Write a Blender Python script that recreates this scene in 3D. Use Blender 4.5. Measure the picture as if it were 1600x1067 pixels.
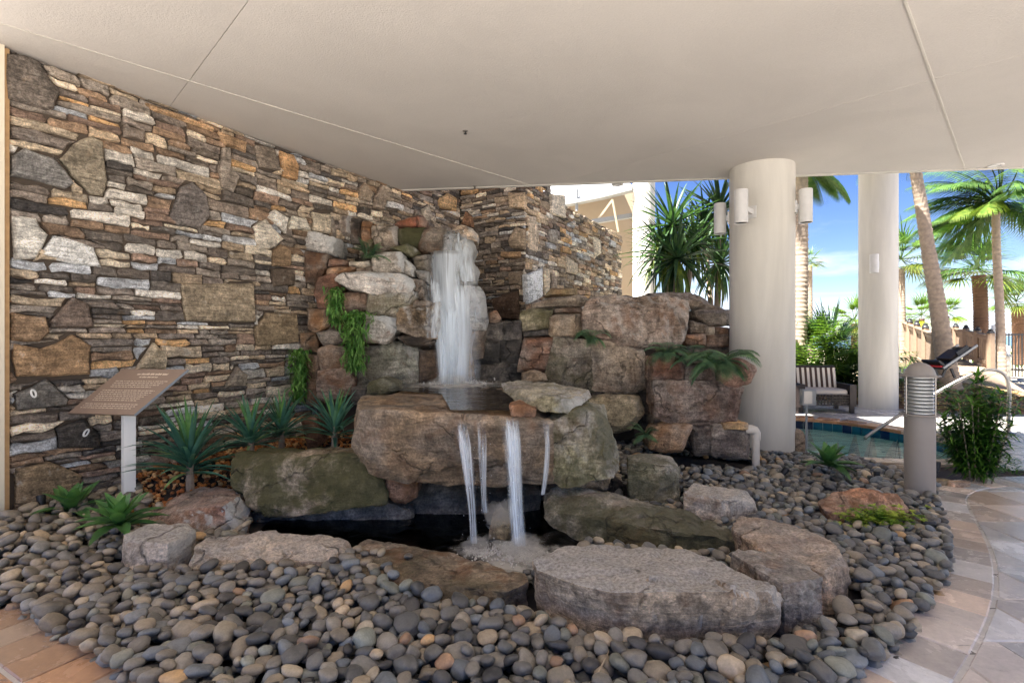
import bpy, bmesh, math, random
import numpy as np
from mathutils import Vector, Matrix, noise as mn
rnd = random.Random(7)
npr = np.random.default_rng(11)
V = Vector
for o in list(bpy.data.objects): bpy.data.objects.remove(o)
SC = bpy.context.scene
COL = SC.collection
# ------------------------------------------------------------------ camera
cd = bpy.data.cameras.new('camera'); cam = bpy.data.objects.new('camera', cd); COL.objects.link(cam)
cam.location = (0, 0, 1.5); cam.rotation_euler = (math.pi/2, 0, 0)
cd.sensor_width = 36; cd.lens = 18.0; cd.shift_y = -8.5/1600; cd.clip_start = 0.05; cd.clip_end = 6000
SC.camera = cam
# ------------------------------------------------------------------ sky, sun, exposure
SUN_EL, SUN_AZ = 62.0, -118.0          # azimuth clockwise from +Y (the way the camera looks)
SKY_STR, SUN_STR, EXPOSURE = 0.05, 5.0, 2.68
sun_dir = V((math.sin(math.radians(SUN_AZ))*math.cos(math.radians(SUN_EL)), math.cos(math.radians(SUN_AZ))*math.cos(math.radians(SUN_EL)), math.sin(math.radians(SUN_EL))))
def nd(nt, t, ins=None, **kw):
    n = nt.nodes.new(t)
    for k, v in kw.items(): setattr(n, k, v)
    for k, v in (ins or {}).items():
        s = n.inputs[k]
        if isinstance(v, bpy.types.NodeSocket): nt.links.new(v, s)
        else: s.default_value = v
    return n
def mth(nt, op, a, b=None, c=None, clamp=False):
    n = nt.nodes.new('ShaderNodeMath'); n.operation = op; n.use_clamp = clamp
    for i, v in enumerate((a, b, c)):
        if v is None: continue
        if isinstance(v, bpy.types.NodeSocket): nt.links.new(v, n.inputs[i])
        else: n.inputs[i].default_value = v
    return n.outputs[0]
def mixc(nt, f, a, b, mode='MIX'):
    n = nt.nodes.new('ShaderNodeMix'); n.data_type = 'RGBA'; n.blend_type = mode
    for i, v in ((0, f), (6, a), (7, b)):
        if isinstance(v, bpy.types.NodeSocket): nt.links.new(v, n.inputs[i])
        elif i == 0: n.inputs[0].default_value = v
        else: n.inputs[i].default_value = (v[0], v[1], v[2], 1)
    return n.outputs[2]
def smooth(nt, x, lo, hi, o0=0.0, o1=1.0):
    n = nt.nodes.new('ShaderNodeMapRange'); n.interpolation_type = 'SMOOTHSTEP'
    nt.links.new(x, n.inputs[0]); n.inputs[1].default_value = lo; n.inputs[2].default_value = hi
    n.inputs[3].default_value = o0; n.inputs[4].default_value = o1
    return n.outputs[0]
def noi(nt, vec, scale, detail=6, rough=.6, dist=0.0):
    n = nd(nt, 'ShaderNodeTexNoise', {'Scale': scale, 'Detail': detail, 'Roughness': rough, 'Distortion': dist})
    if vec is not None: nt.links.new(vec, n.inputs['Vector'])
    return n.outputs['Fac']

W = bpy.data.worlds.new('World'); SC.world = W; W.use_nodes = True
nt = W.node_tree; nt.nodes.clear()
sky = nd(nt, 'ShaderNodeTexSky', sky_type='NISHITA', sun_disc=False, sun_elevation=math.radians(SUN_EL), sun_rotation=math.radians(SUN_AZ % 360), altitude=0, air_density=1.0, dust_density=0.3, ozone_density=3.0)
tc = nd(nt, 'ShaderNodeTexCoord'); sx = nd(nt, 'ShaderNodeSeparateXYZ', {0: tc.outputs['Generated']})
zz = mth(nt, 'MAXIMUM', sx.outputs['Z'], 0.0)
den = mth(nt, 'ADD', zz, 0.12)
cv = nd(nt, 'ShaderNodeCombineXYZ', {0: mth(nt, 'DIVIDE', sx.outputs['X'], den), 1: mth(nt, 'DIVIDE', sx.outputs['Y'], den), 2: 0.0})
cn = noi(nt, cv.outputs[0], 0.85, 9, .58, .4)
lowb = smooth(nt, zz, 0.02, 0.22, 0.30, 0.0)
cm = smooth(nt, mth(nt, 'ADD', cn, lowb), 0.60, 0.86)
hs = nd(nt, 'ShaderNodeHueSaturation', {'Saturation': 1.25, 'Hue': .52, 'Value': 0.62, 'Color': sky.outputs[0]})
ccol = mixc(nt, noi(nt, cv.outputs[0], 2.2, 5), (3.3, 3.9, 5.2), (5.0, 5.3, 6.0))
skc = mixc(nt, mth(nt, 'MULTIPLY', cm, 0.85), hs.outputs[0], ccol)
bg = nd(nt, 'ShaderNodeBackground', {'Color': skc, 'Strength': SKY_STR})
wo = nd(nt, 'ShaderNodeOutputWorld', {'Surface': bg.outputs[0]})
sl = bpy.data.lights.new('sun', 'SUN'); sl.energy = SUN_STR; sl.angle = math.radians(.5); sl.color = (1, .965, .91)
so = bpy.data.objects.new('sun', sl); COL.objects.link(so); so.location = (-20, -10, 30)
so.rotation_euler = (-sun_dir).to_track_quat('-Z', 'Y').to_euler()
SC.view_settings.view_transform = 'Standard'; SC.view_settings.look = 'None'
SC.view_settings.exposure = EXPOSURE; SC.view_settings.gamma = 1; SC.view_settings.use_curve_mapping = False
try:
    SC.cycles.volume_bounces = 3; SC.cycles.max_bounces = 10; SC.cycles.diffuse_bounces = 6; SC.cycles.transparent_max_bounces = 24
except Exception: pass

# ------------------------------------------------------------------ photograph measurements -> places (focal 800 px, horizon y 525, eye 1.5 m)
def P(px, py, d): return V(((px-800)/800*d, d, 1.5+(525-py)/800*d))
def G(px, py, z=0.0):
    d = 800*(1.5-z)/(py-525); return P(px, py, d)
def lin(c):
    c = c/255.0
    return c/12.92 if c <= .04045 else ((c+.055)/1.055)**2.4
def rgb(r, g, b, k=1.0): return (lin(r)*k, lin(g)*k, lin(b)*k, 1)

# ------------------------------------------------------------------ object helpers
def tag(o, label=None, cat=None, group=None, kind=None):
    if label: o['label'] = label
    if cat: o['category'] = cat
    if group: o['group'] = group
    if kind: o['kind'] = kind
    return o
WORLDP = set()
def empty(name, loc=(0, 0, 0), label=None, cat=None, group=None, rz=0, world=False):
    o = bpy.data.objects.new(name, None); COL.objects.link(o); o.location = loc; o.rotation_euler = (0, 0, rz); o.empty_display_size = .1
    if world: WORLDP.add(o.name)          # its parts are built in world coordinates
    return tag(o, label, cat, group)
def link(name, me, parent=None, loc=None):
    o = bpy.data.objects.new(name, me); COL.objects.link(o)
    if parent: o.parent = parent
    if loc is not None: o.location = loc
    elif parent and parent.name in WORLDP: o.location = -parent.location
    return o
class MB:
    def __init__(s): s.v = []; s.f = []; s.t = []; s.m = []; s.uv = []
    def add(s, vs, fs, tint=None, mi=0, uv=None):
        b = len(s.v); s.v.extend([tuple(x) for x in vs])
        for f in fs:
            s.f.append(tuple(i+b for i in f)); s.t.append(tint or (1, 1, 1, 1)); s.m.append(mi)
        s.uv.extend(uv if uv else [(0, 0)]*len(vs))
    def box(s, c, sz, rz=0, tint=None, mi=0, M=None):
        hx, hy, hz = sz[0]/2, sz[1]/2, sz[2]/2
        vs = [V((x, y, z)) for x in (-hx, hx) for y in (-hy, hy) for z in (-hz, hz)]
        R = M if M is not None else Matrix.Rotation(rz, 3, 'Z')
        s.add([R @ v + V(c) for v in vs], [(0, 1, 3, 2), (4, 6, 7, 5), (0, 4, 5, 1), (2, 3, 7, 6), (0, 2, 6, 4), (1, 5, 7, 3)], tint, mi)
    def tube(s, pts, r, n=8, tint=None, mi=0, caps=True):
        pts = [V(p) for p in pts]; rs = r if isinstance(r, (list, tuple)) else [r]*len(pts)
        rings = []; ref = None
        for i, p in enumerate(pts):
            d = (pts[min(i+1, len(pts)-1)]-pts[max(i-1, 0)]).normalized()
            if ref is None: ref = d.orthogonal().normalized()
            ref = (ref - d*ref.dot(d)).normalized(); q = d.cross(ref)
            rings.append([p+(ref*math.cos(a)+q*math.sin(a))*rs[i] for a in [2*math.pi*k/n for k in range(n)]])
        vs = [x for rr in rings for x in rr]; fs = []
        for i in range(len(pts)-1):
            for k in range(n):
                a = i*n+k; b = i*n+(k+1) % n; fs.append((a, b, b+n, a+n))
        if caps:
            fs.append(tuple(range(n-1, -1, -1))); o = (len(pts)-1)*n; fs.append(tuple(range(o, o+n)))
        s.add(vs, fs, tint, mi)
    def lathe(s, prof, c=(0, 0, 0), n=24, tint=None, mi=0):
        vs = [(c[0]+r*math.cos(2*math.pi*k/n), c[1]+r*math.sin(2*math.pi*k/n), c[2]+z) for r, z in prof for k in range(n)]
        fs = []
        for i in range(len(prof)-1):
            for k in range(n):
                a = i*n+k; b = i*n+(k+1) % n; fs.append((a, b, b+n, a+n))
        fs.append(tuple(range(n-1, -1, -1))); o = (len(prof)-1)*n; fs.append(tuple(range(o, o+n)))
        s.add(vs, fs, tint, mi)
    def mesh(s, name, mats, smooth=True, angle=40):
        me = bpy.data.meshes.new(name); me.from_pydata(s.v, [], s.f)
        for m in (mats if isinstance(mats, (list, tuple)) else [mats]): me.materials.append(m)
        if any(s.m): me.polygons.foreach_set('material_index', s.m)
        ca = me.attributes.new('tint', 'FLOAT_COLOR', 'FACE'); ca.data.foreach_set('color', np.array(s.t, 'f').ravel())
        if any(u != (0, 0) for u in s.uv[:64]) or any(u != (0, 0) for u in s.uv[-8:]):
            ul = me.uv_layers.new(name='uv'); li = np.empty(len(me.loops), 'i'); me.loops.foreach_get('vertex_index', li)
            ul.data.foreach_set('uv', np.array(s.uv, 'f')[li].ravel())
        if smooth:
            me.polygons.foreach_set('use_smooth', [True]*len(me.polygons))
            if angle: me.set_sharp_from_angle(angle=math.radians(angle))
        me.update()
        return me
    def build(s, name, mats, parent=None, smooth=True, angle=40, loc=None):
        return link(name, s.mesh(name, mats, smooth, angle), parent, loc)

# ------------------------------------------------------------------ materials
def newmat(name):
    m = bpy.data.materials.new(name); m.use_nodes = True; t = m.node_tree; t.nodes.clear()
    return m, t
def finish(t, bs, disp=None):
    o = nd(t, 'ShaderNodeOutputMaterial', {'Surface': bs})
def objvec(t, mul=37.0):
    tc = nd(t, 'ShaderNodeTexCoord'); oi = nd(t, 'ShaderNodeObjectInfo')
    off = mth(t, 'MULTIPLY', oi.outputs['Random'], mul)
    va = nd(t, 'ShaderNodeVectorMath', {0: tc.outputs['Object'], 1: nd(t, 'ShaderNodeCombineXYZ', {0: off, 1: off, 2: off}).outputs[0]}, operation='ADD')
    return va.outputs[0], oi
def attr(t, name, kind='GEOMETRY'):
    return nd(t, 'ShaderNodeAttribute', attribute_name=name, attribute_type=kind)
def plain(name, c, rough=.6, metal=0, nscale=20, namt=.12, bump=.1, spec=.5, low=0, lows=(1, 1, 1)):
    m, t = newmat(name); v, oi = objvec(t)
    n = noi(t, v, nscale, 5); k = mth(t, 'MULTIPLY_ADD', n, namt*2, 1-namt)
    if low: k = mth(t, 'MULTIPLY', k, smooth(t, noi(t, nd(t, 'ShaderNodeMapping', {'Vector': v, 'Scale': lows}).outputs[0], 1.0, 8, .62, .5), .3, .7, 1-low, 1+low*.6))
    col = mixc(t, 1.0, c, nd(t, 'ShaderNodeCombineColor', {0: k, 1: k, 2: k}).outputs[0], 'MULTIPLY')
    b = nd(t, 'ShaderNodeBump', {'Strength': bump, 'Distance': .01, 'Height': n})
    bs = nd(t, 'ShaderNodeBsdfPrincipled', {'Base Color': col, 'Roughness': rough, 'Metallic': metal, 'Normal': b.outputs[0], 'Specular IOR Level': spec})
    finish(t, bs.outputs[0]); return m

def rock_mat():
    m, t = newmat('weathered_rock'); v, oi = objvec(t)
    A = {k: attr(t, k, 'OBJECT').outputs['Fac'] for k in ('pale', 'moss', 'wet', 'rust', 'pale_top')}
    n1 = noi(t, v, 2.6, 7, .68, .6); n2 = noi(t, v, 13, 9, .7); n3 = noi(t, v, 55, 6, .7)
    mp = nd(t, 'ShaderNodeMapping', {'Vector': v, 'Scale': (1.5, 1.5, 9)}); ns = noi(t, mp.outputs[0], 2.2, 7, .65, 1.2)
    geo = nd(t, 'ShaderNodeNewGeometry')
    k = mth(t, 'MULTIPLY', smooth(t, n1, .3, .7, .58, 1.55), smooth(t, n2, .28, .72, .62, 1.5))
    k = mth(t, 'MULTIPLY', k, smooth(t, ns, .3, .7, .68, 1.3))
    k = mth(t, 'MULTIPLY', k, smooth(t, n3, .3, .7, .66, 1.42))
    mpv = nd(t, 'ShaderNodeMapping', {'Vector': v, 'Scale': (7, 7, .9)}); nst = noi(t, mpv.outputs[0], 1.0, 6, .65, .6)
    k = mth(t, 'MULTIPLY', k, smooth(t, nst, .52, .72, 1.0, .55))
    tone = mixc(t, smooth(t, noi(t, v, 1.9, 4, .55, .8), .4, .62), oi.outputs['Color'], mixc(t, .6, oi.outputs['Color'], rgb(148, 138, 126)))
    base = mixc(t, 1.0, tone, nd(t, 'ShaderNodeCombineColor', {0: k, 1: k, 2: k}).outputs[0], 'MULTIPLY')
    base = mixc(t, smooth(t, geo.outputs['Pointiness'], .53, .62, 0, .55), base, mixc(t, .5, tone, rgb(196, 188, 174)))
    n4 = noi(t, v, 4.3, 6, .6, .5)
    base = mixc(t, mth(t, 'MULTIPLY', smooth(t, n4, .48, .66), A['rust']), base, mixc(t, n2, rgb(102, 68, 44), rgb(156, 112, 76)))
    base = mixc(t, smooth(t, noi(t, v, 6.1, 7, .65), .58, .75, 0, .55), base, mixc(t, .5, base, rgb(70, 66, 62)))
    dt = nd(t, 'ShaderNodeVectorMath', {0: geo.outputs['Normal'], 1: (.72, -.38, .42)}, operation='DOT_PRODUCT').outputs['Value']  # facets turned right and up whitened: pale broken stone plus painted sky light
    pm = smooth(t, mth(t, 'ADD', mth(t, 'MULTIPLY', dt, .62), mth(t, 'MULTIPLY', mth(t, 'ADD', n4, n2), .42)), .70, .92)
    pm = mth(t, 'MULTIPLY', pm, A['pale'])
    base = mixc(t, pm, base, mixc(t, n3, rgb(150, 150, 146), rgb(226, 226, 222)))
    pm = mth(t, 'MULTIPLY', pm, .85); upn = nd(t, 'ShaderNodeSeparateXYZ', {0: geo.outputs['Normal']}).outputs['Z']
    tm = mth(t, 'MULTIPLY', smooth(t, mth(t, 'ADD', upn, mth(t, 'MULTIPLY', mth(t, 'SUBTRACT', n2, .5), .6)), .62, .88), A['pale_top'])  # upward faces coloured paler
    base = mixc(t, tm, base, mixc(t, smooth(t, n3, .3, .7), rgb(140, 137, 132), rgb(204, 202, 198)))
    mm = smooth(t, mth(t, 'ADD', noi(t, v, 2.2, 9, .68, .3), mth(t, 'MULTIPLY', A['moss'], .22)), .54, .70)
    base = mixc(t, mth(t, 'MULTIPLY', mm, mth(t, 'MINIMUM', A['moss'], 1.0)), base, mixc(t, n2, rgb(40, 44, 20), rgb(98, 96, 58)))
    wetk = mth(t, 'MULTIPLY_ADD', A['wet'], -.52, 1.0)
    base = mixc(t, 1.0, base, nd(t, 'ShaderNodeCombineColor', {0: wetk, 1: wetk, 2: wetk}).outputs[0], 'MULTIPLY')
    rg = mth(t, 'MULTIPLY_ADD', A['wet'], -.58, .9)
    h = mth(t, 'ADD', mth(t, 'MULTIPLY', n2, .9), mth(t, 'ADD', mth(t, 'MULTIPLY', n3, .45), mth(t, 'MULTIPLY', ns, .8)))
    vo = nd(t, 'ShaderNodeTexVoronoi', {'Vector': mixc(t, .3, v, nd(t, 'ShaderNodeTexNoise', {'Vector': v, 'Scale': 3.5, 'Detail': 6.0}).outputs['Color']), 'Scale': 2.6}, feature='DISTANCE_TO_EDGE')
    ck = mth(t, 'MULTIPLY', smooth(t, vo.outputs['Distance'], .0, .028, 1.0, 0.0), smooth(t, noi(t, v, 2.3, 3), .48, .6))
    base = mixc(t, mth(t, 'MULTIPLY', ck, .32), base, rgb(44, 38, 32))
    h = mth(t, 'SUBTRACT', h, mth(t, 'MULTIPLY', ck, .9))
    b = nd(t, 'ShaderNodeBump', {'Strength': 1.0, 'Distance': .028, 'Height': h})
    bs = nd(t, 'ShaderNodeBsdfPrincipled', {'Base Color': base, 'Roughness': rg, 'Normal': b.outputs[0], 'Specular IOR Level': mth(t, 'MULTIPLY_ADD', A['wet'], .35, .25)})
    finish(t, bs.outputs[0]); return m
def stone_mat():
    m, t = newmat('ledge_stone'); tc = nd(t, 'ShaderNodeTexCoord'); ti = attr(t, 'tint')
    sep = nd(t, 'ShaderNodeSeparateColor', {0: ti.outputs['Color']})
    off = mth(t, 'MULTIPLY', mth(t, 'ADD', sep.outputs[0], sep.outputs[2]), 91.0)
    v = nd(t, 'ShaderNodeVectorMath', {0: tc.outputs['Object'], 1: nd(t, 'ShaderNodeCombineXYZ', {0: off, 1: off, 2: off}).outputs[0]}, operation='ADD').outputs[0]
    n1 = noi(t, v, 5, 6, .65, .5); n2 = noi(t, v, 26, 7, .7); n3 = noi(t, v, 90, 4, .6)
    mp = nd(t, 'ShaderNodeMapping', {'Vector': v, 'Scale': (3, 3, 26)}); ns = noi(t, mp.outputs[0], 1.6, 5, .6, .8)
    k = mth(t, 'MULTIPLY', smooth(t, n1, .28, .72, .72, 1.5), mth(t, 'MULTIPLY', smooth(t, n2, .3, .7, .66, 1.5), smooth(t, ns, .3, .7, .68, 1.3)))
    k = mth(t, 'MULTIPLY', k, smooth(t, n3, .3, .7, .7, 1.3))
    base = mixc(t, 1.0, ti.outputs['Color'], nd(t, 'ShaderNodeCombineColor', {0: k, 1: k, 2: k}).outputs[0], 'MULTIPLY')
    base = mixc(t, smooth(t, noi(t, v, 9, 5), .60, .74, 0, .3), base, rgb(160, 132, 100))
    base = mixc(t, smooth(t, noi(t, v, 13, 6, .65), .58, .74, 0, .6), base, rgb(178, 178, 172))
    base = mixc(t, smooth(t, noi(t, v, 7.3, 6, .7), .58, .74, 0, .6), base, rgb(58, 53, 49))
    h = mth(t, 'ADD', mth(t, 'MULTIPLY', n2, .8), mth(t, 'ADD', mth(t, 'MULTIPLY', n3, .3), mth(t, 'MULTIPLY', ns, .8)))
    b = nd(t, 'ShaderNodeBump', {'Strength': 1.0, 'Distance': .03, 'Height': h})
    bs = nd(t, 'ShaderNodeBsdfPrincipled', {'Base Color': base, 'Roughness': .9, 'Normal': b.outputs[0], 'Specular IOR Level': .25})
    finish(t, bs.outputs[0]); return m
def pebble_mat(src):
    m, t = newmat('river_pebble_'+src); tc = nd(t, 'ShaderNodeTexCoord'); geo = nd(t, 'ShaderNodeNewGeometry')
    if src == 'mass': col = attr(t, 'tint').outputs['Color']
    else: col = nd(t, 'ShaderNodeObjectInfo').outputs['Color']
    v = geo.outputs['Position']
    n1 = noi(t, v, 16, 6, .6, .4); n2 = noi(t, v, 85, 6, .7)
    k = mth(t, 'MULTIPLY', mth(t, 'MULTIPLY_ADD', n1, .9, .55), mth(t, 'MULTIPLY_ADD', n2, .9, .55))
    base = mixc(t, 1.0, col, nd(t, 'ShaderNodeCombineColor', {0: k, 1: k, 2: k}).outputs[0], 'MULTIPLY')
    base = mixc(t, smooth(t, noi(t, v, 30, 7, .75), .60, .72, 0, .5), base, rgb(150, 148, 142))
    b = nd(t, 'ShaderNodeBump', {'Strength': .25, 'Distance': .006, 'Height': n2})
    bs = nd(t, 'ShaderNodeBsdfPrincipled', {'Base Color': base, 'Roughness': mth(t, 'MULTIPLY_ADD', n1, .3, .28), 'Normal': b.outputs[0], 'Specular IOR Level': .42})
    finish(t, bs.outputs[0]); return m
def travertine(name, tiled=False):
    m, t = newmat(name); geo = nd(t, 'ShaderNodeNewGeometry'); v = geo.outputs['Position']
    if tiled:
        br = nd(t, 'ShaderNodeTexBrick', {'Vector': v, 'Color1': rgb(206, 200, 193), 'Color2': rgb(192, 186, 180), 'Mortar': rgb(120, 114, 108), 'Scale': 1.0, 'Mortar Size': .006, 'Brick Width': .61, 'Row Height': .405}, offset=.4)
        col = br.outputs['Color']; mo = br.outputs['Fac']
    else: col = attr(t, 'tint').outputs['Color']; mo = None
    n1 = noi(t, v, 3.1, 7, .65, .4); n2 = noi(t, v, 34, 7, .7)
    mp = nd(t, 'ShaderNodeMapping', {'Vector': v, 'Scale': (2.0, 9, 9)}); ns = noi(t, mp.outputs[0], 2.4, 8, .7, .8)
    k = mth(t, 'MULTIPLY', mth(t, 'MULTIPLY_ADD', n1, .9, .55), mth(t, 'MULTIPLY_ADD', n2, .5, .75))
    base = mixc(t, 1.0, col, nd(t, 'ShaderNodeCombineColor', {0: k, 1: k, 2: k}).outputs[0], 'MULTIPLY')
    pit = smooth(t, ns, .60, .70)
    base = mixc(t, mth(t, 'MULTIPLY', pit, .75), base, rgb(96, 84, 74))
    h = mth(t, 'SUBTRACT', mth(t, 'MULTIPLY', n2, .3), mth(t, 'MULTIPLY', pit, .8))
    if mo is not None: h = mth(t, 'SUBTRACT', h, mth(t, 'MULTIPLY', mo, 1.5))
    b = nd(t, 'ShaderNodeBump', {'Strength': .5, 'Distance': .008, 'Height': h})
    bs = nd(t, 'ShaderNodeBsdfPrincipled', {'Base Color': base, 'Roughness': mth(t, 'MULTIPLY_ADD', pit, .35, mth(t, 'MULTIPLY_ADD', n1, .34, .08)), 'Normal': b.outputs[0], 'Specular IOR Level': .55})
    finish(t, bs.outputs[0]); return m
def leaf_mat(name, c1, c2, tr=.35, rough=.45, tip=None):
    m, t = newmat(name); geo = nd(t, 'ShaderNodeNewGeometry'); ti = attr(t, 'tint')
    oi = nd(t, 'ShaderNodeObjectInfo')
    n = noi(t, geo.outputs['Position'], 9, 3)
    base = mixc(t, smooth(t, n, .35, .65), c1, c2)
    base = mixc(t, 1.0, base, ti.outputs['Color'], 'MULTIPLY')
    base = mixc(t, 1.0, base, oi.outputs['Color'], 'MULTIPLY')
    bs = nd(t, 'ShaderNodeBsdfPrincipled', {'Base Color': base, 'Roughness': rough, 'Specular IOR Level': .45})
    tl = nd(t, 'ShaderNodeBsdfTranslucent', {'Color': mixc(t, 1.0, base, (1.1, 1.25, .55), 'MULTIPLY')})
    mx = nd(t, 'ShaderNodeMixShader', {0: tr, 1: bs.outputs[0], 2: tl.outputs[0]})
    finish(t, mx.outputs[0]); return m
def fall_mat(name, su, sv, lo, hi, dens, c=(.86, .94, 1.0), fade=.22):
    m, t = newmat(name); uv = nd(t, 'ShaderNodeUVMap'); oi = nd(t, 'ShaderNodeObjectInfo')
    sp = nd(t, 'ShaderNodeSeparateXYZ', {0: uv.outputs[0]})
    rz = mth(t, 'MULTIPLY', oi.outputs['Random'], 30.0)
    vec = nd(t, 'ShaderNodeCombineXYZ', {0: mth(t, 'MULTIPLY', sp.outputs[0], su), 1: mth(t, 'MULTIPLY', sp.outputs[1], sv), 2: rz}).outputs[0]
    n = noi(t, vec, 1.0, 5, .6, .9)
    vec2 = nd(t, 'ShaderNodeCombineXYZ', {0: mth(t, 'MULTIPLY', sp.outputs[0], su*.22), 1: mth(t, 'MULTIPLY', sp.outputs[1], sv*.6), 2: mth(t, 'ADD', rz, 7.0)}).outputs[0]
    n2 = noi(t, vec2, 1.0, 3, .5)
    u = sp.outputs[0]; ed = mth(t, 'MULTIPLY', mth(t, 'MULTIPLY', u, mth(t, 'SUBTRACT', 1.0, u)), 4.0)
    vv = sp.outputs[1]
    ef = smooth(t, mth(t, 'ADD', ed, mth(t, 'MULTIPLY', mth(t, 'SUBTRACT', n2, .5), 1.5)), .05, 1.0)
    ef = mth(t, 'MULTIPLY', ef, smooth(t, mth(t, 'ADD', vv, mth(t, 'MULTIPLY', mth(t, 'SUBTRACT', n, .5), .5)), .0, fade) if fade else .999)
    al = mth(t, 'MULTIPLY', smooth(t, mth(t, 'MULTIPLY_ADD', n2, .55, mth(t, 'MULTIPLY', n, .6)), lo, hi), ef)
    al = mth(t, 'MULTIPLY', al, dens, clamp=True)
    df = nd(t, 'ShaderNodeBsdfPrincipled', {'Base Color': (*c, 1), 'Roughness': .35, 'Specular IOR Level': .5})
    tl = nd(t, 'ShaderNodeBsdfTranslucent', {'Color': (*c, 1)})
    mx = nd(t, 'ShaderNodeMixShader', {0: .28, 1: df.outputs[0], 2: tl.outputs[0]})
    tp = nd(t, 'ShaderNodeBsdfTransparent')
    fx = nd(t, 'ShaderNodeMixShader', {0: al, 1: tp.outputs[0], 2: mx.outputs[0]})
    finish(t, fx.outputs[0]); return m
def water_mat(name, tint, gl=.25, bs_=6.0, bump=.25, body=None, foam=None):
    m, t = newmat(name); geo = nd(t, 'ShaderNodeNewGeometry'); v = geo.outputs['Position']
    n = noi(t, v, bs_, 4, .55, .6)
    b = nd(t, 'ShaderNodeBump', {'Strength': bump, 'Distance': .03, 'Height': n})
    g = nd(t, 'ShaderNodeBsdfGlossy', {'Roughness': .04, 'Normal': b.outputs[0]})
    fr = nd(t, 'ShaderNodeFresnel', {'IOR': 1.33, 'Normal': b.outputs[0]})
    if body: u = nd(t, 'ShaderNodeBsdfDiffuse', {'Color': body}).outputs[0]
    else: u = nd(t, 'ShaderNodeBsdfTransparent', {'Color': tint}).outputs[0]
    if body:
        u = nd(t, 'ShaderNodeMixShader', {0: .5, 1: u, 2: nd(t, 'ShaderNodeBsdfTransparent', {'Color': tint}).outputs[0]}).outputs[0]
    sh = nd(t, 'ShaderNodeMixShader', {0: mth(t, 'ADD', fr.outputs[0], 0.02), 1: u, 2: g.outputs[0]}).outputs[0]
    if foam:
        (cx, cy), r0, r1 = foam
        sp = nd(t, 'ShaderNodeSeparateXYZ', {0: v})
        dx = mth(t, 'SUBTRACT', sp.outputs[0], cx); dy = mth(t, 'SUBTRACT', sp.outputs[1], cy)
        dd = mth(t, 'SQRT', mth(t, 'ADD', mth(t, 'MULTIPLY', dx, dx), mth(t, 'MULTIPLY', dy, dy)))
        fm = smooth(t, mth(t, 'ADD', dd, mth(t, 'MULTIPLY', mth(t, 'SUBTRACT', noi(t, v, 7, 7, .7), .5), 1.3)), r0, r1, .6, 0.0)
        fd = nd(t, 'ShaderNodeBsdfDiffuse', {'Color': (.66, .64, .60, 1)})
        sh = nd(t, 'ShaderNodeMixShader', {0: fm, 1: sh, 2: fd.outputs[0]}).outputs[0]
    finish(t, sh); return m
M = {}
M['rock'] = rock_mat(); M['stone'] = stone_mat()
M['pebble1'] = pebble_mat('single'); M['pebbleN'] = pebble_mat('mass')
M['paver'] = travertine('travertine_paver'); M['paving'] = travertine('travertine_paving', True)
M['mortar'] = plain('dark_mortar', rgb(84, 73, 62), .95, 0, 30, .3, .4)
M['soil'] = plain('dark_soil', rgb(52, 46, 42), .95, 0, 18, .35, .6)
M['stucco'] = plain('ceiling_stucco', rgb(202, 196, 188), .9, 0, 75, .10, .38, low=.05, lows=(.9, .9, .9))
M['cream'] = plain('cream_paint', rgb(222, 212, 190), .6, 0, 12, .05, .08)
M['column'] = plain('column_paint', rgb(202, 197, 186), .6, 0, 90, .04, .12, low=.10, lows=(4, 4, .5))
M['white'] = plain('white_enamel', rgb(232, 232, 228), .35, 0, 9, .06, .03)
M['lamp'] = plain('lamp_enamel', rgb(206, 204, 200), .4, 0, 14, .14, .05)
M['black'] = plain('black_metal', rgb(24, 24, 26), .5)
M['steel'] = plain('brushed_steel', rgb(168, 160, 150), .32, .85, 60, .1, .05)
M['bollard'] = plain('taupe_paint', rgb(150, 142, 134), .5, 0, 10, .08, .05)
M['louvre'] = plain('louvre_metal', rgb(206, 206, 202), .3, .6, 20, .08, .03)
M['plate'] = plain('plaque_brown', rgb(132, 112, 96), .5, 0, 30, .06, .05)
M['plate_edge'] = plain('plaque_edge', rgb(150, 158, 166), .45)
M['letter'] = plain('plaque_lettering', rgb(226, 208, 184), .6)
M['wicker'] = plain('dark_wicker', rgb(40, 30, 26), .6, 0, 60, .3, .5)
M['cushion'] = plain('grey_cushion', rgb(176, 168, 160), .9, 0, 60, .06, .2)
M['stripe_d'] = plain('brown_stripe', rgb(74, 54, 44), .9); M['stripe_l'] = plain('cream_stripe', rgb(222, 212, 196), .9)
M['wood'] = plain('weathered_wood', rgb(134, 114, 94), .8, 0, 14, .25, .4)
M['wood_cap'] = plain('dark_cap', rgb(40, 40, 44), .5)
M['mulch'] = plain('wood_mulch', rgb(118, 92, 70), .95, 0, 24, .5, .8)
M['gravel'] = pebble_mat('mass'); M['gravel'].name = 'orange_gravel'
M['sand'] = plain('sandy_ground', rgb(190, 176, 150), .95, 0, 3, .2, .2)
M['sea'] = plain('sea_surface', rgb(84, 120, 140), .25, 0, .4, .15, .3)
M['bark'] = plain('palm_bark', rgb(146, 130, 114), .9, 0, 12, .55, .9)
M['bark_d'] = plain('brown_bark', rgb(96, 70, 52), .9, 0, 14, .45, .8)
M['pvc'] = plain('pvc_pipe', rgb(206, 198, 186), .4)
M['twig'] = plain('dry_twig', rgb(176, 160, 138), .8)
M['greybox'] = plain('grey_box', rgb(140, 142, 142), .5)
M['blue1'] = plain('deep_blue_tile', rgb(16, 44, 84), .15, 0, 9, .25, .02); M['blue2'] = plain('teal_tile', rgb(24, 92, 116), .15, 0, 9, .25, .02); M['blue3'] = plain('navy_tile', rgb(16, 24, 52), .15, 0, 9, .2, .02)
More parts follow.
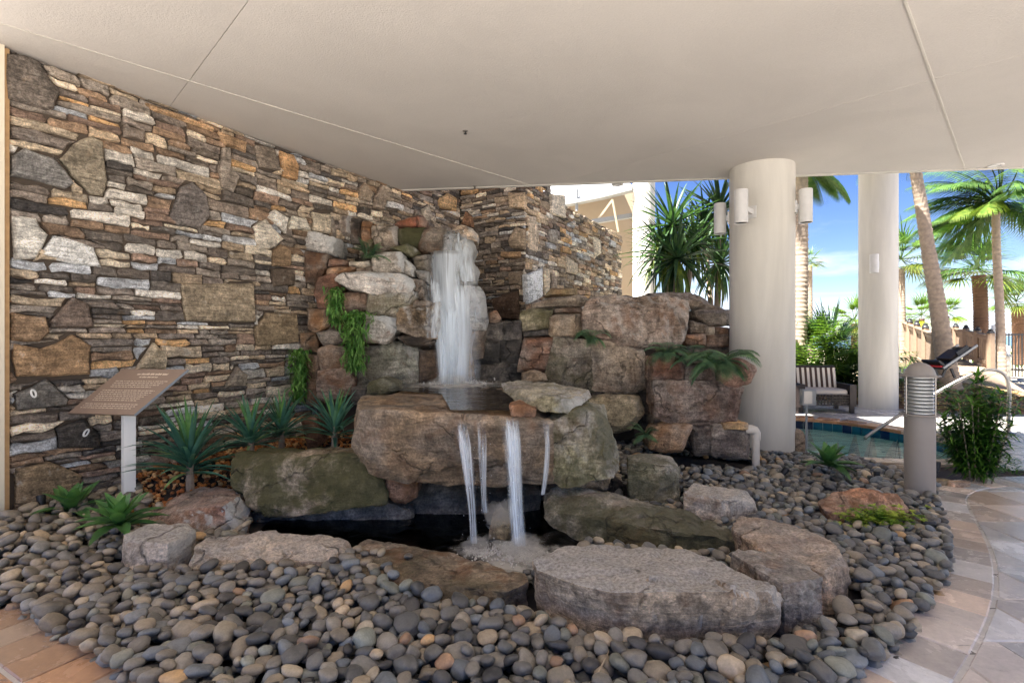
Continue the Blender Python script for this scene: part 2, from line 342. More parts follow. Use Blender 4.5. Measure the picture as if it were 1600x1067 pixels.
M['basin'] = plain('spa_plaster', rgb(214, 238, 232), .6, 0, 3, .1, .05)
M['pond'] = plain('pond_liner', rgb(20, 20, 18), .7)
M['yucca'] = leaf_mat('sword_leaf', rgb(62, 108, 96), rgb(88, 134, 116), .2, .4)
M['agave'] = leaf_mat('agave_leaf', rgb(64, 104, 62), rgb(92, 132, 76), .2, .4)
M['fern'] = leaf_mat('fern_leaf', rgb(88, 124, 96), rgb(128, 158, 118), .3, .5)
M['vine'] = leaf_mat('vine_leaf', rgb(76, 126, 60), rgb(134, 176, 100), .35, .45)
M['palm'] = leaf_mat('palm_leaf', rgb(56, 90, 40), rgb(90, 116, 58), .35, .4)
M['fan'] = leaf_mat('fan_leaf', rgb(40, 68, 46), rgb(72, 98, 58), .25, .4)
M['areca'] = leaf_mat('areca_leaf', rgb(74, 108, 36), rgb(112, 136, 52), .4, .4)
M['bush'] = leaf_mat('bush_leaf', rgb(62, 104, 44), rgb(98, 138, 60), .3, .35)
M['sedum'] = leaf_mat('sedum_leaf', rgb(110, 150, 44), rgb(186, 196, 84), .3, .5)
M['dry'] = leaf_mat('dry_leaf', rgb(150, 126, 84), rgb(178, 156, 112), .3, .7)
M['fall'] = fall_mat('falling_water', 8, .8, .26, .80, 1.0)
M['lip'] = fall_mat('lip_water', 9, .8, .26, .82, .88, fade=0)
M['fall2'] = fall_mat('thin_falling_water', 3.2, 2.2, .36, .86, .7, (.9, .93, .96))
M['glaze'] = fall_mat('clinging_water', 9, 3.0, .42, .80, .7)

# ================================================================== GROUND, TERRACE, PEBBLE BED OUTLINE
def inpoly(x, y, poly):
    x = np.asarray(x); y = np.asarray(y); r = np.zeros(x.shape, bool); n = len(poly)
    for i in range(n):
        x1, y1 = poly[i]; x2, y2 = poly[(i+1) % n]
        if y1 == y2: continue
        c = ((y1 > y) != (y2 > y)) & (x < (x2-x1)*(y-y1)/(y2-y1)+x1); r ^= c
    return r
def catmull(pts, k=8):
    out = []; n = len(pts)
    for i in range(n-1):
        p0, p1, p2, p3 = (np.array(pts[max(i-1, 0)]), np.array(pts[i]), np.array(pts[i+1]), np.array(pts[min(i+2, n-1)]))
        for j in range(k):
            s = j/k; out.append(.5*((2*p1)+(-p0+p2)*s+(2*p0-5*p1+4*p2-p3)*s*s+(-p0+3*p1-3*p2+p3)*s**3))
    out.append(np.array(pts[-1])); return [tuple(p) for p in out]
EDGE_PX = [(-60, 925), (0, 955), (90, 1010), (180, 1067), (300, 1125), (480, 1185), (760, 1210), (1000, 1195), (1200, 1140), (1345, 1075), (1400, 1037), (1450, 975), (1480, 925), (1492, 880), (1489, 840), (1472, 795), (1468, 774), (1484, 760), (1540, 751), (1650, 747)]
EDGE = catmull([tuple(G(a, b)[:2]) for a, b in EDGE_PX], 8)
WO = np.array((-3.885, 3.885)); WT = np.array((.5013, .8653)); WN = np.array((.8653, -.5013))     # left wall: start, direction, outward normal
wp = lambda u, off=0.0: tuple(WO+WT*u+WN*off)
SPA = [(2.9, 6.75), (3.6, 6.42), (4.32, 6.28), (4.92, 6.15), (5.5, 6.28), (5.95, 6.7), (6.18, 7.2), (6.2, 7.75), (6.02, 8.4), (5.7, 8.95), (5.2, 9.3), (4.4, 9.5), (3.6, 9.3), (3.0, 8.7), (2.75, 7.7)]
SPA = catmull(SPA+[SPA[0]], 5)[:-1]
BED = EDGE + [(6.2, 5.55), (5.2, 5.85), (4.5, 6.05), (3.5, 6.3), (2.6, 7.3), (1.5, 7.6), (.4, 8.0)] + [wp(5.9), wp(0.0), wp(-.6)]
POND = [(-2.0, 4.2), (-1.95, 3.75), (-1.07, 3.52), (-.45, 3.25), (.14, 3.15), (.25, 3.35), (.5, 3.6), (.85, 3.85), (.9, 4.9), (-1.5, 5.0)]
def sst(x, a, b):
    t = np.clip((x-a)/(b-a), 0, 1); return t*t*(3-2*t)
def gh(x, y):
    x = np.asarray(x, float); y = np.asarray(y, float)
    w = (x-WO[0])*WN[0]+(y-WO[1])*WN[1]; u = (x-WO[0])*WT[0]+(y-WO[1])*WT[1]
    z = (1-sst(w, .35, 1.15))*(.11+.21*sst(u, .5, 1.1))
    z = np.where(u < -.3, z*.3, z)
    z = z + .09*np.exp(-((x-1.6)**2+(y-6.1)**2)/.6)
    return z
bedpoly = BED
xs = np.arange(-9, 16.01, .125); ys = np.arange(-5, 15.51, .125)
X, Y = np.meshgrid(xs, ys, indexing='ij'); inb = inpoly(X, Y, bedpoly)
Z = np.where(inb, gh(X, Y)-.045, -.006)
Z = np.where(inpoly(X, Y, POND), -.30, Z); Z = np.where(inpoly(X, Y, [(a, b) for a, b in SPA]), -.8, Z)
nx, ny = X.shape; vs = np.stack([X, Y, Z], -1).reshape(-1, 3)
I = np.arange(nx*ny).reshape(nx, ny); q = np.stack([I[:-1, :-1], I[1:, :-1], I[1:, 1:], I[:-1, 1:]], -1).reshape(-1, 4)
me = bpy.data.meshes.new('ground'); me.from_pydata(vs.tolist(), [], q.tolist())
cb = (inb[:-1, :-1] | inb[1:, 1:]).reshape(-1); me.materials.append(M['paving']); me.materials.append(M['soil'])
me.polygons.foreach_set('material_index', cb.astype('i')); me.update()
ground = tag(link('ground', me), kind='structure')
mb = MB(); b0 = (-9, 16, -5, 15.5); b1 = (-300, 300, -120, 60)
for i, (a, c, d, e) in enumerate([(b1[0], b1[1], b1[2], b0[2]), (b1[0], b0[0], b0[2], b0[3]), (b0[1], b1[1], b0[2], b0[3]), (b1[0], b1[1], b0[3], b1[3])]):
    mb.add([(a, d, -.006), (c, d, -.006), (c, e, -.006), (a, e, -.006)], [(0, 1, 2, 3)], mi=1 if i == 3 else 0)
tag(mb.build('terrain', [M['paving'], M['sand']], smooth=False), kind='structure')
mb = MB(); mb.add([(-3000, 60, -.3), (3000, 60, -.3), (3000, 5000, -.3), (-3000, 5000, -.3)], [(0, 1, 2, 3)]); tag(mb.build('sea', M['sea'], smooth=False), kind='structure')

# pavers ------------------------------------------------------------
terr = tag(empty('terrace'), kind='structure')
def plate(poly, z1, th, gap, tint, name, parent, mat, jit=.003, rough=True):
    c = np.mean(poly, 0); n = len(poly); P2 = []
    area = sum(poly[i][0]*poly[(i+1) % n][1]-poly[(i+1) % n][0]*poly[i][1] for i in range(n))
    if area < 0: poly = poly[::-1]
    if abs(area) < .008: return None
    def inset(g):
        out = []
        for i in range(n):
            p, a, b = np.array(poly[i]), np.array(poly[i-1]), np.array(poly[(i+1) % n])
            e1 = (p-a)/(np.linalg.norm(p-a)+1e-9); e2 = (b-p)/(np.linalg.norm(b-p)+1e-9)
            n1 = np.array((-e1[1], e1[0])); n2 = np.array((-e2[1], e2[0])); s = n1+n2; d = max(1+n1.dot(n2), .35)
            out.append(p+s/d*g)
        return out
    r0, r1 = inset(gap), inset(gap+.006); dz = rnd.uniform(-jit, jit)
    v = [(p[0], p[1], z1-th) for p in r0]+[(p[0], p[1], z1-.006+dz) for p in r0]+[(p[0], p[1], z1+dz) for p in r1]
    f = [tuple(range(2*n, 3*n))]
    for i in range(n):
        j = (i+1) % n; f += [(i, j, n+j, n+i), (n+i, n+j, 2*n+j, 2*n+i)]
    m = MB(); m.add(v, f, tint); return m.build(name, mat, parent, smooth=False)
def ptint(x, y):
    g = rnd.uniform(.86, 1.1); t = min(1, max(0, (-x+.2)/2.2)); w = rnd.uniform(-.06, .06)
    a = np.array((202, 192, 184)); b = np.array((190, 156, 126)); c = a*(1-t)+b*t
    return rgb(*(np.clip(c*g*np.array((1+w, 1, 1-w)), 0, 255)))
E = np.array(EDGE); seg = np.linalg.norm(np.diff(E, axis=0), axis=1); S = np.concatenate([[0], np.cumsum(seg)])
def on_edge(s, off):
    p = np.array([np.interp(s, S, E[:, 0]), np.interp(s, S, E[:, 1])])
    q = np.array([np.interp(s+.06, S, E[:, 0]), np.interp(s+.06, S, E[:, 1])])-np.array([np.interp(s-.06, S, E[:, 0]), np.interp(s-.06, S, E[:, 1])])
    q /= np.linalg.norm(q)+1e-9; return p+np.array((q[1], -q[0]))*off
def inframe(x, y, z=0, m=80):
    if y < .4: return False
    px = 800+800*x/y; py = 525-800*(z-1.5)/y
    return -m < px < 1600+m and -m < py < 1067+m
BW = .19; s = 0.0
while s < S[-1]-.1:
    l = rnd.uniform(.20, .30); a, b, c, d = on_edge(s, -.12), on_edge(s+l, -.12), on_edge(s+l, BW), on_edge(s, BW)
    if any(inframe(p[0], p[1]) for p in (c, d)): plate([tuple(p) for p in (a, d, c, b)], 0, .05, .0025, ptint(*c), 'paver', terr, M['paver'])
    s += l
J = np.array([on_edge(s, BW+.012) for s in np.linspace(0, S[-1], 400)])
JP = [tuple(p) for p in J]+[(9, 12), (-9, 12)]
y = .9; row = 0
def clip_half(poly, p, nrm):
    out = []
    for i in range(len(poly)):
        a, b = np.array(poly[i]), np.array(poly[(i+1) % len(poly)]); da, db = (a-p).dot(nrm), (b-p).dot(nrm)
        if da >= 0: out.append(tuple(a))
        if da*db < 0: out.append(tuple(a+(b-a)*da/(da-db)))
    return out
while y < 6.3:
    h = rnd.choice((.305, .405, .405, .405)); x = -4.5+rnd.uniform(0, .3)
    while x < 9.5:
        l = rnd.choice((.405, .61, .61, .405, .305)); R = [(x, y), (x+l, y), (x+l, y+h), (x, y+h)]; x += l
        cen = np.mean(R, 0)
        if not any(inframe(*p) for p in R): continue
        if y > 5.0 and inpoly([cen[0]], [cen[1]], SPA)[0]: continue
        k = int(np.argmin(((J-cen)**2).sum(1))); k0, k1 = max(k-2, 0), min(k+2, len(J)-1); tg = J[k1]-J[k0]; tg /= np.linalg.norm(tg)
        R = clip_half(R, J[k], np.array((tg[1], -tg[0])))
        if len(R) < 3: continue
        if y > 5.4 and min(p[0] for p in R) < 6.35 and inpoly([p[0] for p in R], [p[1] for p in R], SPA).any(): continue
        if inpoly([cen[0]], [cen[1]], BED)[0] and len(R) == 4 and (cen-J[k]).dot(np.array((tg[1], -tg[0]))) < 0: continue
        plate(R, 0, .05, .003, ptint(*cen), 'paver', terr, M['paver'])
    y += h

# ================================================================== ROOF SLAB AND CEILING PANELS
CZ = 3.70
edge_y = lambda x: 7.753-(x+1.648)*.1275
roof = empty('porch_roof', (0, 0, 0), 'broad flat cream porch roof slab with plaster panels overhead', 'roof')
RX0, RX1, RY0 = -9.0, 13.0, -0.9
mb = MB(); pl = [(RX0, RY0), (RX1, RY0), (RX1, edge_y(RX1)), (RX0, edge_y(RX0))]
mb.add([(x, y, CZ+.02) for x, y in pl]+[(x, y, 4.75) for x, y in pl], [(3, 2, 1, 0), (4, 5, 6, 7), (0, 1, 5, 4), (1, 2, 6, 5), (2, 3, 7, 6), (3, 0, 4, 7)])
mb.build('slab', M['stucco'], roof, smooth=False)
r2 = math.sqrt(.5)
def clipc(poly, lo, hi, fn):
    for sgn, lim in ((1, lo), (-1, hi)):
        out = []
        for i in range(len(poly)):
            a, b = np.array(poly[i], float), np.array(poly[(i+1) % len(poly)], float); da, db = sgn*(fn(a)-lim), sgn*(fn(b)-lim)
            if da >= 0: out.append(tuple(a))
            if da*db < 0: out.append(tuple(a+(b-a)*da/(da-db)))
        poly = out
        if len(poly) < 3: return []
    return poly
pl2 = [(RX0, RY0), (RX1, RY0), (RX1, edge_y(RX1)-.05), (RX0, edge_y(RX0)-.05)]
us = [-11.2, -4.75, 1.63, 8.0, 14.4, 22]; vs_ = [-16, -12, -5.65, .78, 7.2, 13.6, 20]
for i in range(len(us)-1):
    for j in range(len(vs_)-1):
        q = clipc(clipc(pl2, us[i], us[i+1], lambda p: p[0]+p[1]), vs_[j], vs_[j+1], lambda p: p[1]-p[0])
        if len(q) < 3: continue
        n = len(q); c = np.mean(q, 0); q = [tuple(np.array(p)+(c-np.array(p))/np.linalg.norm(c-np.array(p))*.0035) for p in q]
        m_ = MB(); dz = rnd.uniform(0, .003)
        m_.add([(x, y, CZ-dz) for x, y in q]+[(x, y, CZ+.017) for x, y in q], [tuple(range(n-1, -1, -1))]+[(a, (a+1) % n, n+(a+1) % n, n+a) for a in range(n)])
        m_.build('ceiling_panel', M['stucco'], roof, smooth=False)
for vj in (.78, 7.2):       # pale plaster beads along the slanting joints
    q = [p for p in clipc(pl2, vj-.011, vj+.011, lambda p: p[1]-p[0])]
    if len(q) > 2: n = len(q); m_ = MB(); m_.add([(x, y, CZ-.007) for x, y in q]+[(x, y, CZ+.004) for x, y in q], [tuple(range(n-1, -1, -1))]+[(a, (a+1) % n, n+(a+1) % n, n+a) for a in range(n)]); m_.build('joint_bead', M['column'], roof, smooth=False)
mb = MB(); pl3 = [(RX0, RY0+.4), (1.5, RY0+.4), (1.5, edge_y(1.5)-.35), (RX0, edge_y(RX0)-.35)]
mb.add([(x, y, 4.745) for x, y in pl3]+[(x, y, 10.5) for x, y in pl3], [(3, 2, 1, 0), (4, 5, 6, 7), (0, 1, 5, 4), (1, 2, 6, 5), (2, 3, 7, 6), (3, 0, 4, 7)]); mb.build('shade_storey', M['cream'], roof, smooth=False)  # unseen storey added above the roof to shade the stone pier
m_ = MB(); ex = [(RX0, edge_y(RX0)), (RX1, edge_y(RX1))]
m_.add([(ex[0][0], ex[0][1]-.045, CZ-.012), (ex[1][0], ex[1][1]-.045, CZ-.012), (ex[1][0], ex[1][1]+.012, CZ-.012), (ex[0][0], ex[0][1]+.012, CZ-.012), (ex[0][0], ex[0][1]-.045, CZ+.03), (ex[1][0], ex[1][1]-.045, CZ+.03), (ex[1][0], ex[1][1]+.012, CZ+.03), (ex[0][0], ex[0][1]+.012, CZ+.03)],
       [(3, 2, 1, 0), (0, 1, 5, 4), (1, 2, 6, 5), (2, 3, 7, 6), (3, 0, 4, 7), (4, 5, 6, 7)]); m_.build('edge_trim', M['column'], roof, smooth=False)
shade_root = empty('shade_slab', (0, 0, 0), 'unseen high slab added over the far round column for shade', 'shade slab')  # unseen slab, added and sized to shade the far column and loveseat
mb = MB(); mb.box((5.65, 9.75, 5.65), (4.9, 3.1, .55)); mb.build('slab', M['stucco'], shade_root, smooth=False)
def at_ceiling(px, py):
    d = 800*(CZ-1.5)/(525-py); return P(px, py, d)
for px, py, lab in ((727, 205, 'small dark sprinkler head in the middle of the ceiling'), (742, 291, 'small dark sprinkler head at the roof edge above the waterfall')):
    p = at_ceiling(px, py); o = empty('sprinkler_head', p, lab, 'sprinkler', 'ceiling sprinklers')
    m_ = MB(); m_.lathe([(.0, -.006), (.028, -.006), (.032, 0)], n=16); m_.build('escutcheon', M['steel'], o)
    m_ = MB(); m_.lathe([(.006, -.03), (.008, -.006)], n=8); m_.lathe([(.0, -.036), (.018, -.034), (.018, -.03), (0, -.03)], n=12); m_.build('deflector', M['black'], o)
for px, py, lab in ((965, 288, 'small round recessed downlight at roof edge left of near column'), (1556, 258, 'small round recessed downlight at roof edge near the coconut palms')):
    p = at_ceiling(px, py); o = empty('downlight', p, lab, 'downlight', 'recessed downlights')
    m_ = MB(); m_.lathe([(.05, -.002), (.055, -.012), (.08, -.012), (.085, 0)], n=20); m_.build('trim_ring', M['lamp'], o)
    m_ = MB(); m_.lathe([(0, -.004), (.05, -.004), (.05, 0), (0, 0)], n=16); m_.build('lens', M['white'], o)

# ================================================================== STONE WALLS
PAL = [((130, 122, 113), 7), ((112, 103, 95), 6), ((144, 128, 108), 4), ((160, 146, 126), 4), ((92, 86, 80), 5), ((72, 69, 67), 3), ((180, 175, 166), 4), ((152, 155, 158), 3), ((124, 104, 86), 3), ((170, 138, 100), 1.2), ((118, 100, 88), 3), ((192, 180, 160), 3)]
def pick(rr, warm=0.0, lift=1.0):
    c = np.array(rr.choices([p for p, w in PAL], [w for p, w in PAL])[0], float)
    c = c*(1-.28*warm)+np.array((186, 150, 106))*.28*warm
    c = np.clip(c*rr.uniform(.86, 1.14)*lift, 8, 245); return rgb(*c, 1.12)
def shrink(poly, g):
    n = len(poly); out = []
    for i in range(n):
        p, a, b = np.array(poly[i]), np.array(poly[i-1]), np.array(poly[(i+1) % n])
        e1 = (p-a)/(np.linalg.norm(p-a)+1e-9); e2 = (b-p)/(np.linalg.norm(b-p)+1e-9)
        n1 = np.array((-e1[1], e1[0])); n2 = np.array((-e2[1], e2[0])); s = n1+n2; d = max(1+n1.dot(n2), .45); out.append(p+s/d*g)
    return out
class Wall:
    def __init__(s, O, T, N): s.O, s.T, s.N = np.array(O), np.array(T), np.array(N)
    def pt(s, u, z, w): p = s.O+s.T*u+s.N*w; return (p[0], p[1], z)
    def uz(s, px, py):
        r = (px-800)/800; u = (r*s.O[1]-s.O[0])/(s.T[0]-r*s.T[1]); d = s.O[1]+s.T[1]*u; return (u, 1.5+(525-py)/800*d)
def feat_stone(w, poly, rr, tint, proud=.03):
    n0 = len(poly); a = sum(poly[i][0]*poly[(i+1) % n0][1]-poly[(i+1) % n0][0]*poly[i][1] for i in range(n0))
    if a < 0: poly = poly[::-1]
    q = []
    for i in range(n0):
        p, b = np.array(poly[i]), np.array(poly[(i+1) % n0]); q.append(p)
        if np.linalg.norm(b-p) > .14: q.append((p+b)/2+np.array((rr.uniform(-.012, .012), rr.uniform(-.012, .012))))
    sz = math.sqrt(abs(a)/2); n = len(q); r0 = shrink(q, .004); r1 = shrink(q, .004+min(.016, sz*.06)); c = np.mean(q, 0); r2_ = [c+(p-c)*.62 for p in r1]
    v = [w.pt(p[0], p[1], -.05) for p in r0]+[w.pt(p[0], p[1], proud-.022+rr.uniform(-.005, .005)) for p in r0]+[w.pt(p[0], p[1], proud+rr.uniform(-.006, .006)) for p in r1]+[w.pt(p[0], p[1], proud+rr.uniform(-.004, .016)) for p in r2_]+[w.pt(c[0], c[1], proud+rr.uniform(0, .014))]
    f = []
    for k in range(3):
        for i in range(n): j = (i+1) % n; f.append((k*n+i, k*n+j, (k+1)*n+j, (k+1)*n+i))
    for i in range(n): f.append((3*n+i, 3*n+(i+1) % n, 4*n))
    return v, f, tint
def ledge_wall(name, root, w, u0, u1, ztop, z0, feats, seed, cap, warm, hscale=1.0, lscale=1.0):
    rr = random.Random(seed); stones = []
    fz = [([np.array(p) for p in poly], np.mean([p[0] for p in poly])) for poly, _ in feats]
    def warp(u, z): return z+.035*(mn.noise(V((u*.55, z*.9, seed)))-0)*min(1, z)
    def scan(poly, z):
        xs_ = []
        for i in range(len(poly)):
            a, b = poly[i], poly[(i+1) % len(poly)]
            if (a[1] > z) != (b[1] > z): xs_.append(a[0]+(b[0]-a[0])*(z-a[1])/(b[1]-a[1]))
        return (min(xs_), max(xs_)) if len(xs_) > 1 else None
    def row(ua, ub, zb, zt):
        blocks = []
        for poly, uc in fz:
            b, m_, t = (scan(poly, warp(uc, zb)), scan(poly, warp(uc, (zb+zt)/2)), scan(poly, warp(uc, zt)))
            if m_ is None: continue
            blocks.append((m_[0], m_[1], (b or m_), (t or m_)))
        blocks.sort(); free = []; cur = ua; cb = ct = ua
        for m0, m1, b, t in blocks:
            if m1 <= cur or m0 >= ub: continue
            if m0 > cur: free.append((cb, ct, b[0], t[0]))
            cur = m1; cb, ct = b[1], t[1]
        if cur < ub: free.append((cb, ct, ub, ub))
        for lb, lt, rb, rt in free:
            lb, lt = max(lb, ua-.1), max(lt, ua-.1); L = ((rb-lb)+(rt-lt))/2
            if L < .035: continue
            H = zt-zb; n = max(1, round(L/(rr.uniform(.20, .32)*lscale*(.75+H*4)))); cuts = [0]+sorted((k+rr.uniform(-.22, .22))/n for k in range(1, n))+[1]
            for a, b in zip(cuts, cuts[1:]):
                sk = lambda k: 0 if k in (0, 1) else rr.uniform(-.012, .012)
                stones.append((lb+(rb-lb)*a, lb+(rb-lb)*b, lt+(rt-lt)*a, lt+(rt-lt)*b, zb, zt))
    zmax = max(ztop(u) for u in (u0, u1, (u0+u1)/2)); z = z0
    while z < zmax:
        H = rr.uniform(.085, .17)*hscale; u = u0
        while u < u1:
            L = rr.uniform(.35, 1.0)*lscale; L = min(L, u1-u)
            if u1-(u+L) < .2: L = u1-u
            k = 1 if H < .1*hscale and rr.random() < .6 else rr.choice((2, 2, 2, 3) if H > .12*hscale else (1, 2, 2))
            cs = sorted((j+rr.uniform(-.25, .25))/k for j in range(1, k)); cs = [0]+cs+[1]
            for a, b in zip(cs, cs[1:]):
                zb, zt = z+H*a, z+H*b; tp = min(ztop(u+.02), ztop(u+L-.02))
                if zb > tp-.02: continue
                row(u, u+L, zb, min(zt, tp))
            u += L
        z += H
    recs = []
    for lb, rb, lt, rt, zb, zt in stones:
        if min(rb-lb, rt-lt) < -.02 or max(rb-lb, rt-lt) < .03: continue
        rb = max(rb, lb+.012); rt = max(rt, lt+.012); H = zt-zb; j = lambda s_: rr.uniform(-s_, s_)
        e = min(.015, H*.2); P_ = []
        L = max(rb-lb, rt-lt); k = 1 if L < .16 else 2
        ch = min(.014, H*.22)
        P_ += [(lb+ch*rr.random()*1.5, zb+j(e)), *[(lb+(rb-lb)*(i+1)/(k+1)+j(.02*L), zb+j(e)) for i in range(k)], (rb-ch*rr.random()*1.5, zb+j(e)), (rb-ch*.3*rr.random(), zb+H*rr.uniform(.25, .45)), (rt-ch*2*rr.random(), zt+j(e)), *[(rt-(rt-lt)*(i+1)/(k+1)+j(.02*L), zt+j(e)) for i in range(k)], (lt+ch*2*rr.random(), zt+j(e)), (lb+ch*.3*rr.random()+(lt-lb)*.6, zb+H*rr.uniform(.5, .75))]
        P_ = [np.array((p[0], warp(p[0], p[1]))) for p in P_]; tp = ztop((lb+rb)/2)
        P_ = [np.array((p[0], min(p[1], tp))) for p in P_]
        g = rr.uniform(.001, .004); r0 = shrink(P_, g); r1 = shrink(P_, g+min(.010, H*.16)); n = len(P_); c = np.mean(r1, 0); fr = rr.uniform(-.02, .024); tl = rr.uniform(-.05, .05)
        dd = lambda p: fr+tl*(p[0]-c[0])+rr.uniform(-.005, .005)
        v = [w.pt(p[0], p[1], -.05) for p in r0]+[w.pt(p[0], p[1], dd(p)-.014) for p in r0]+[w.pt(p[0], p[1], dd(p)) for p in r1]+[w.pt(c[0]+j(.02), c[1], fr+rr.uniform(-.002, .010))]
        f = []
        for q_ in range(2):
            for i in range(n): jj = (i+1) % n; f.append((q_*n+i, q_*n+jj, (q_+1)*n+jj, (q_+1)*n+i))
        for i in range(n): f.append((2*n+i, 2*n+(i+1) % n, 3*n))
        d_ = w.O[1]+w.T[1]*c[0]; pxs = 800+800*(w.O[0]+w.T[0]*c[0])/max(d_, .5)
        recs.append((L*H*(800/d_)**2 if -20 < pxs < 1620 else 0, v, f, pick(rr, warm(c[0], c[1])*rr.uniform(.2, 1.6), 1.1)))
    for poly, col in feats:
        v, f, t = feat_stone(w, poly, rr, rgb(*[sum(col)/3+(c_-sum(col)/3)*.72 for c_ in col], 1.1), rr.uniform(.024, .045)); recs.append((1e9, v, f, t))
    recs.sort(key=lambda r: -r[0])
    for a, v, f, t in recs[:cap]:
        m_ = MB(); m_.add(v, f, t); m_.build('stone', M['stone'], root, angle=28)
    m_ = MB()
    for a, v, f, t in recs[cap:]: m_.add(v, f, t)
    if m_.v: tag(m_.build('small_stones', M['stone'], root, angle=28), kind='stuff')
    return recs
LW = Wall(WO, WT, WN); wall = empty('stone_wall', (*wp(2.5), 0), 'long tall dry-stacked ledgestone wall running behind the plaque and waterfall', 'stone wall', world=True)
FEL = [([(9, 84), (37, 85), (60, 97), (94, 146), (84, 172), (71, 174), (41, 165), (11, 156)], (112, 100, 88)), ([(17, 244), (38, 231), (83, 247), (116, 287), (103, 296), (64, 285), (15, 276)], (128, 124, 118)),
 ([(92, 249), (114, 225), (141, 212), (161, 221), (168, 285), (161, 307), (141, 304), (114, 278)], (140, 126, 102)), ([(264, 341), (281, 292), (300, 285), (322, 304), (328, 337), (311, 358), (279, 354)], (118, 108, 100)),
 ([(347, 231), (359, 230), (360, 262), (373, 277), (364, 302), (345, 294), (341, 262)], (146, 130, 112)), ([(17, 337), (56, 341), (75, 367), (56, 405), (22, 407)], (206, 200, 186)), ([(60, 399), (84, 367), (146, 386), (159, 418), (116, 414)], (212, 210, 202)),
 ([(281, 443), (397, 442), (400, 504), (291, 502)], (156, 136, 106)), ([(77, 502), (112, 463), (139, 476), (148, 510), (112, 514), (79, 512)], (112, 94, 80)), ([(17, 487), (71, 495), (77, 519), (62, 534), (17, 532)], (150, 118, 84)),
 ([(21, 536), (64, 544), (112, 522), (142, 540), (141, 585), (82, 589), (26, 589), (19, 562)], (158, 122, 82)), ([(210, 578), (240, 534), (260, 551), (259, 578)], (190, 168, 132)), ([(22, 615), (71, 591), (107, 624), (103, 634), (26, 641)], (112, 108, 100)),
 ([(86, 669), (131, 654), (156, 679), (157, 701), (90, 701)], (72, 66, 60)), ([(21, 731), (75, 720), (127, 742), (128, 769), (112, 795), (60, 806), (21, 806)], (136, 112, 80)), ([(349, 607), (371, 572), (386, 585), (382, 604)], (138, 124, 104)),
 ([(397, 512), (417, 488), (462, 490), (465, 535), (402, 542)], (146, 122, 88)), ([(423, 392), (438, 381), (455, 391), (455, 417), (425, 417)], (142, 112, 78)), ([(395, 355), (414, 342), (431, 362), (442, 374), (429, 387), (402, 391)], (204, 190, 166)),
 ([(417, 340), (429, 327), (451, 340), (447, 366)], (212, 202, 184)), ([(451, 359), (455, 336), (477, 340), (486, 361)], (206, 194, 170)), ([(487, 331), (517, 334), (516, 366), (489, 361)], (188, 170, 140)), ([(424, 419), (459, 419), (459, 447), (425, 449)], (96, 80, 64)),
 ([(397, 226), (429, 233), (440, 269), (406, 261)], (128, 112, 94)), ([(436, 235), (457, 242), (467, 261), (464, 282), (442, 276)], (186, 136, 84)), ([(560, 295), (569, 286), (582, 301), (577, 316), (560, 312)], (162, 138, 110)), ([(584, 310), (596, 289), (608, 308), (599, 329), (584, 325)], (150, 130, 108)),
 ([(685, 310), (699, 302), (712, 310), (712, 331), (687, 325)], (206, 160, 100)), ([(659, 327), (669, 321), (675, 336), (669, 349), (659, 342)], (176, 158, 130)), ([(225, 161), (334, 200), (332, 207), (240, 176)], (194, 148, 98)), ([(340, 204), (385, 222), (384, 240), (350, 228)], (180, 138, 94))]
FEL = [([LW.uz(*p) for p in poly], c) for poly, c in FEL]
FEL = [([(u, min(z, CZ-.004 if u < 4.47 else 4.26)) for u, z in poly], c) for poly, c in FEL]
uE = 4.50
ledge_wall('left', wall, LW, .05, 5.93, lambda u: CZ-.004 if u < uE else 4.26, 0.0, FEL, 5, 300, lambda u, z: min(1, max(0, .02+.07*u+.10*(z-2))))
mb = MB(); a = LW
def core(mb, w, u0, u1, z0, z1, w0=-.32, w1=-.028):
    p = [w.pt(u0, 0, w1), w.pt(u1, 0, w1), w.pt(u1, 0, w0), w.pt(u0, 0, w0)]
    mb.add([(x, y, z0) for x, y, _ in p]+[(x, y, z1) for x, y, _ in p], [(3, 2, 1, 0), (4, 5, 6, 7), (0, 1, 5, 4), (1, 2, 6, 5), (2, 3, 7, 6), (3, 0, 4, 7)])
core(mb, LW, .05, uE, -.05, CZ-.003); core(mb, LW, uE, 6.1, -.05, 4.24); mb.build('mortar', M['mortar'], wall, smooth=False)
IC = np.array(wp(5.93)); OC = np.array((.23, 8.38)); FT = (OC-IC)/np.linalg.norm(OC-IC); FN = np.array((FT[1], -FT[0]))
PW = Wall(IC, FT, FN); EC = np.array((2.73, 12.69)); RT = (EC-OC)/np.linalg.norm(EC-OC); RN = np.array((RT[1], -RT[0])); RW = Wall(OC, RT, RN)
wall2 = empty('stone_wall', (*OC, 0), 'lower return stone wall with a sharp corner right of the waterfall', 'stone wall', world=True)
FEP = [([(795, 301), (822, 301), (822, 328), (796, 325)], (176, 146, 108)), ([(794, 376), (806, 354), (821, 358), (821, 390), (798, 388)], (158, 134, 104)), ([(783, 393), (814, 393), (814, 403), (783, 403)], (184, 140, 92)), ([(794, 425), (816, 423), (816, 448), (796, 445)], (140, 118, 92)), ([(767, 468), (810, 454), (812, 500), (779, 498)], (104, 78, 58)), ([(722, 352), (728, 330), (737, 338), (740, 356)], (150, 104, 70))]
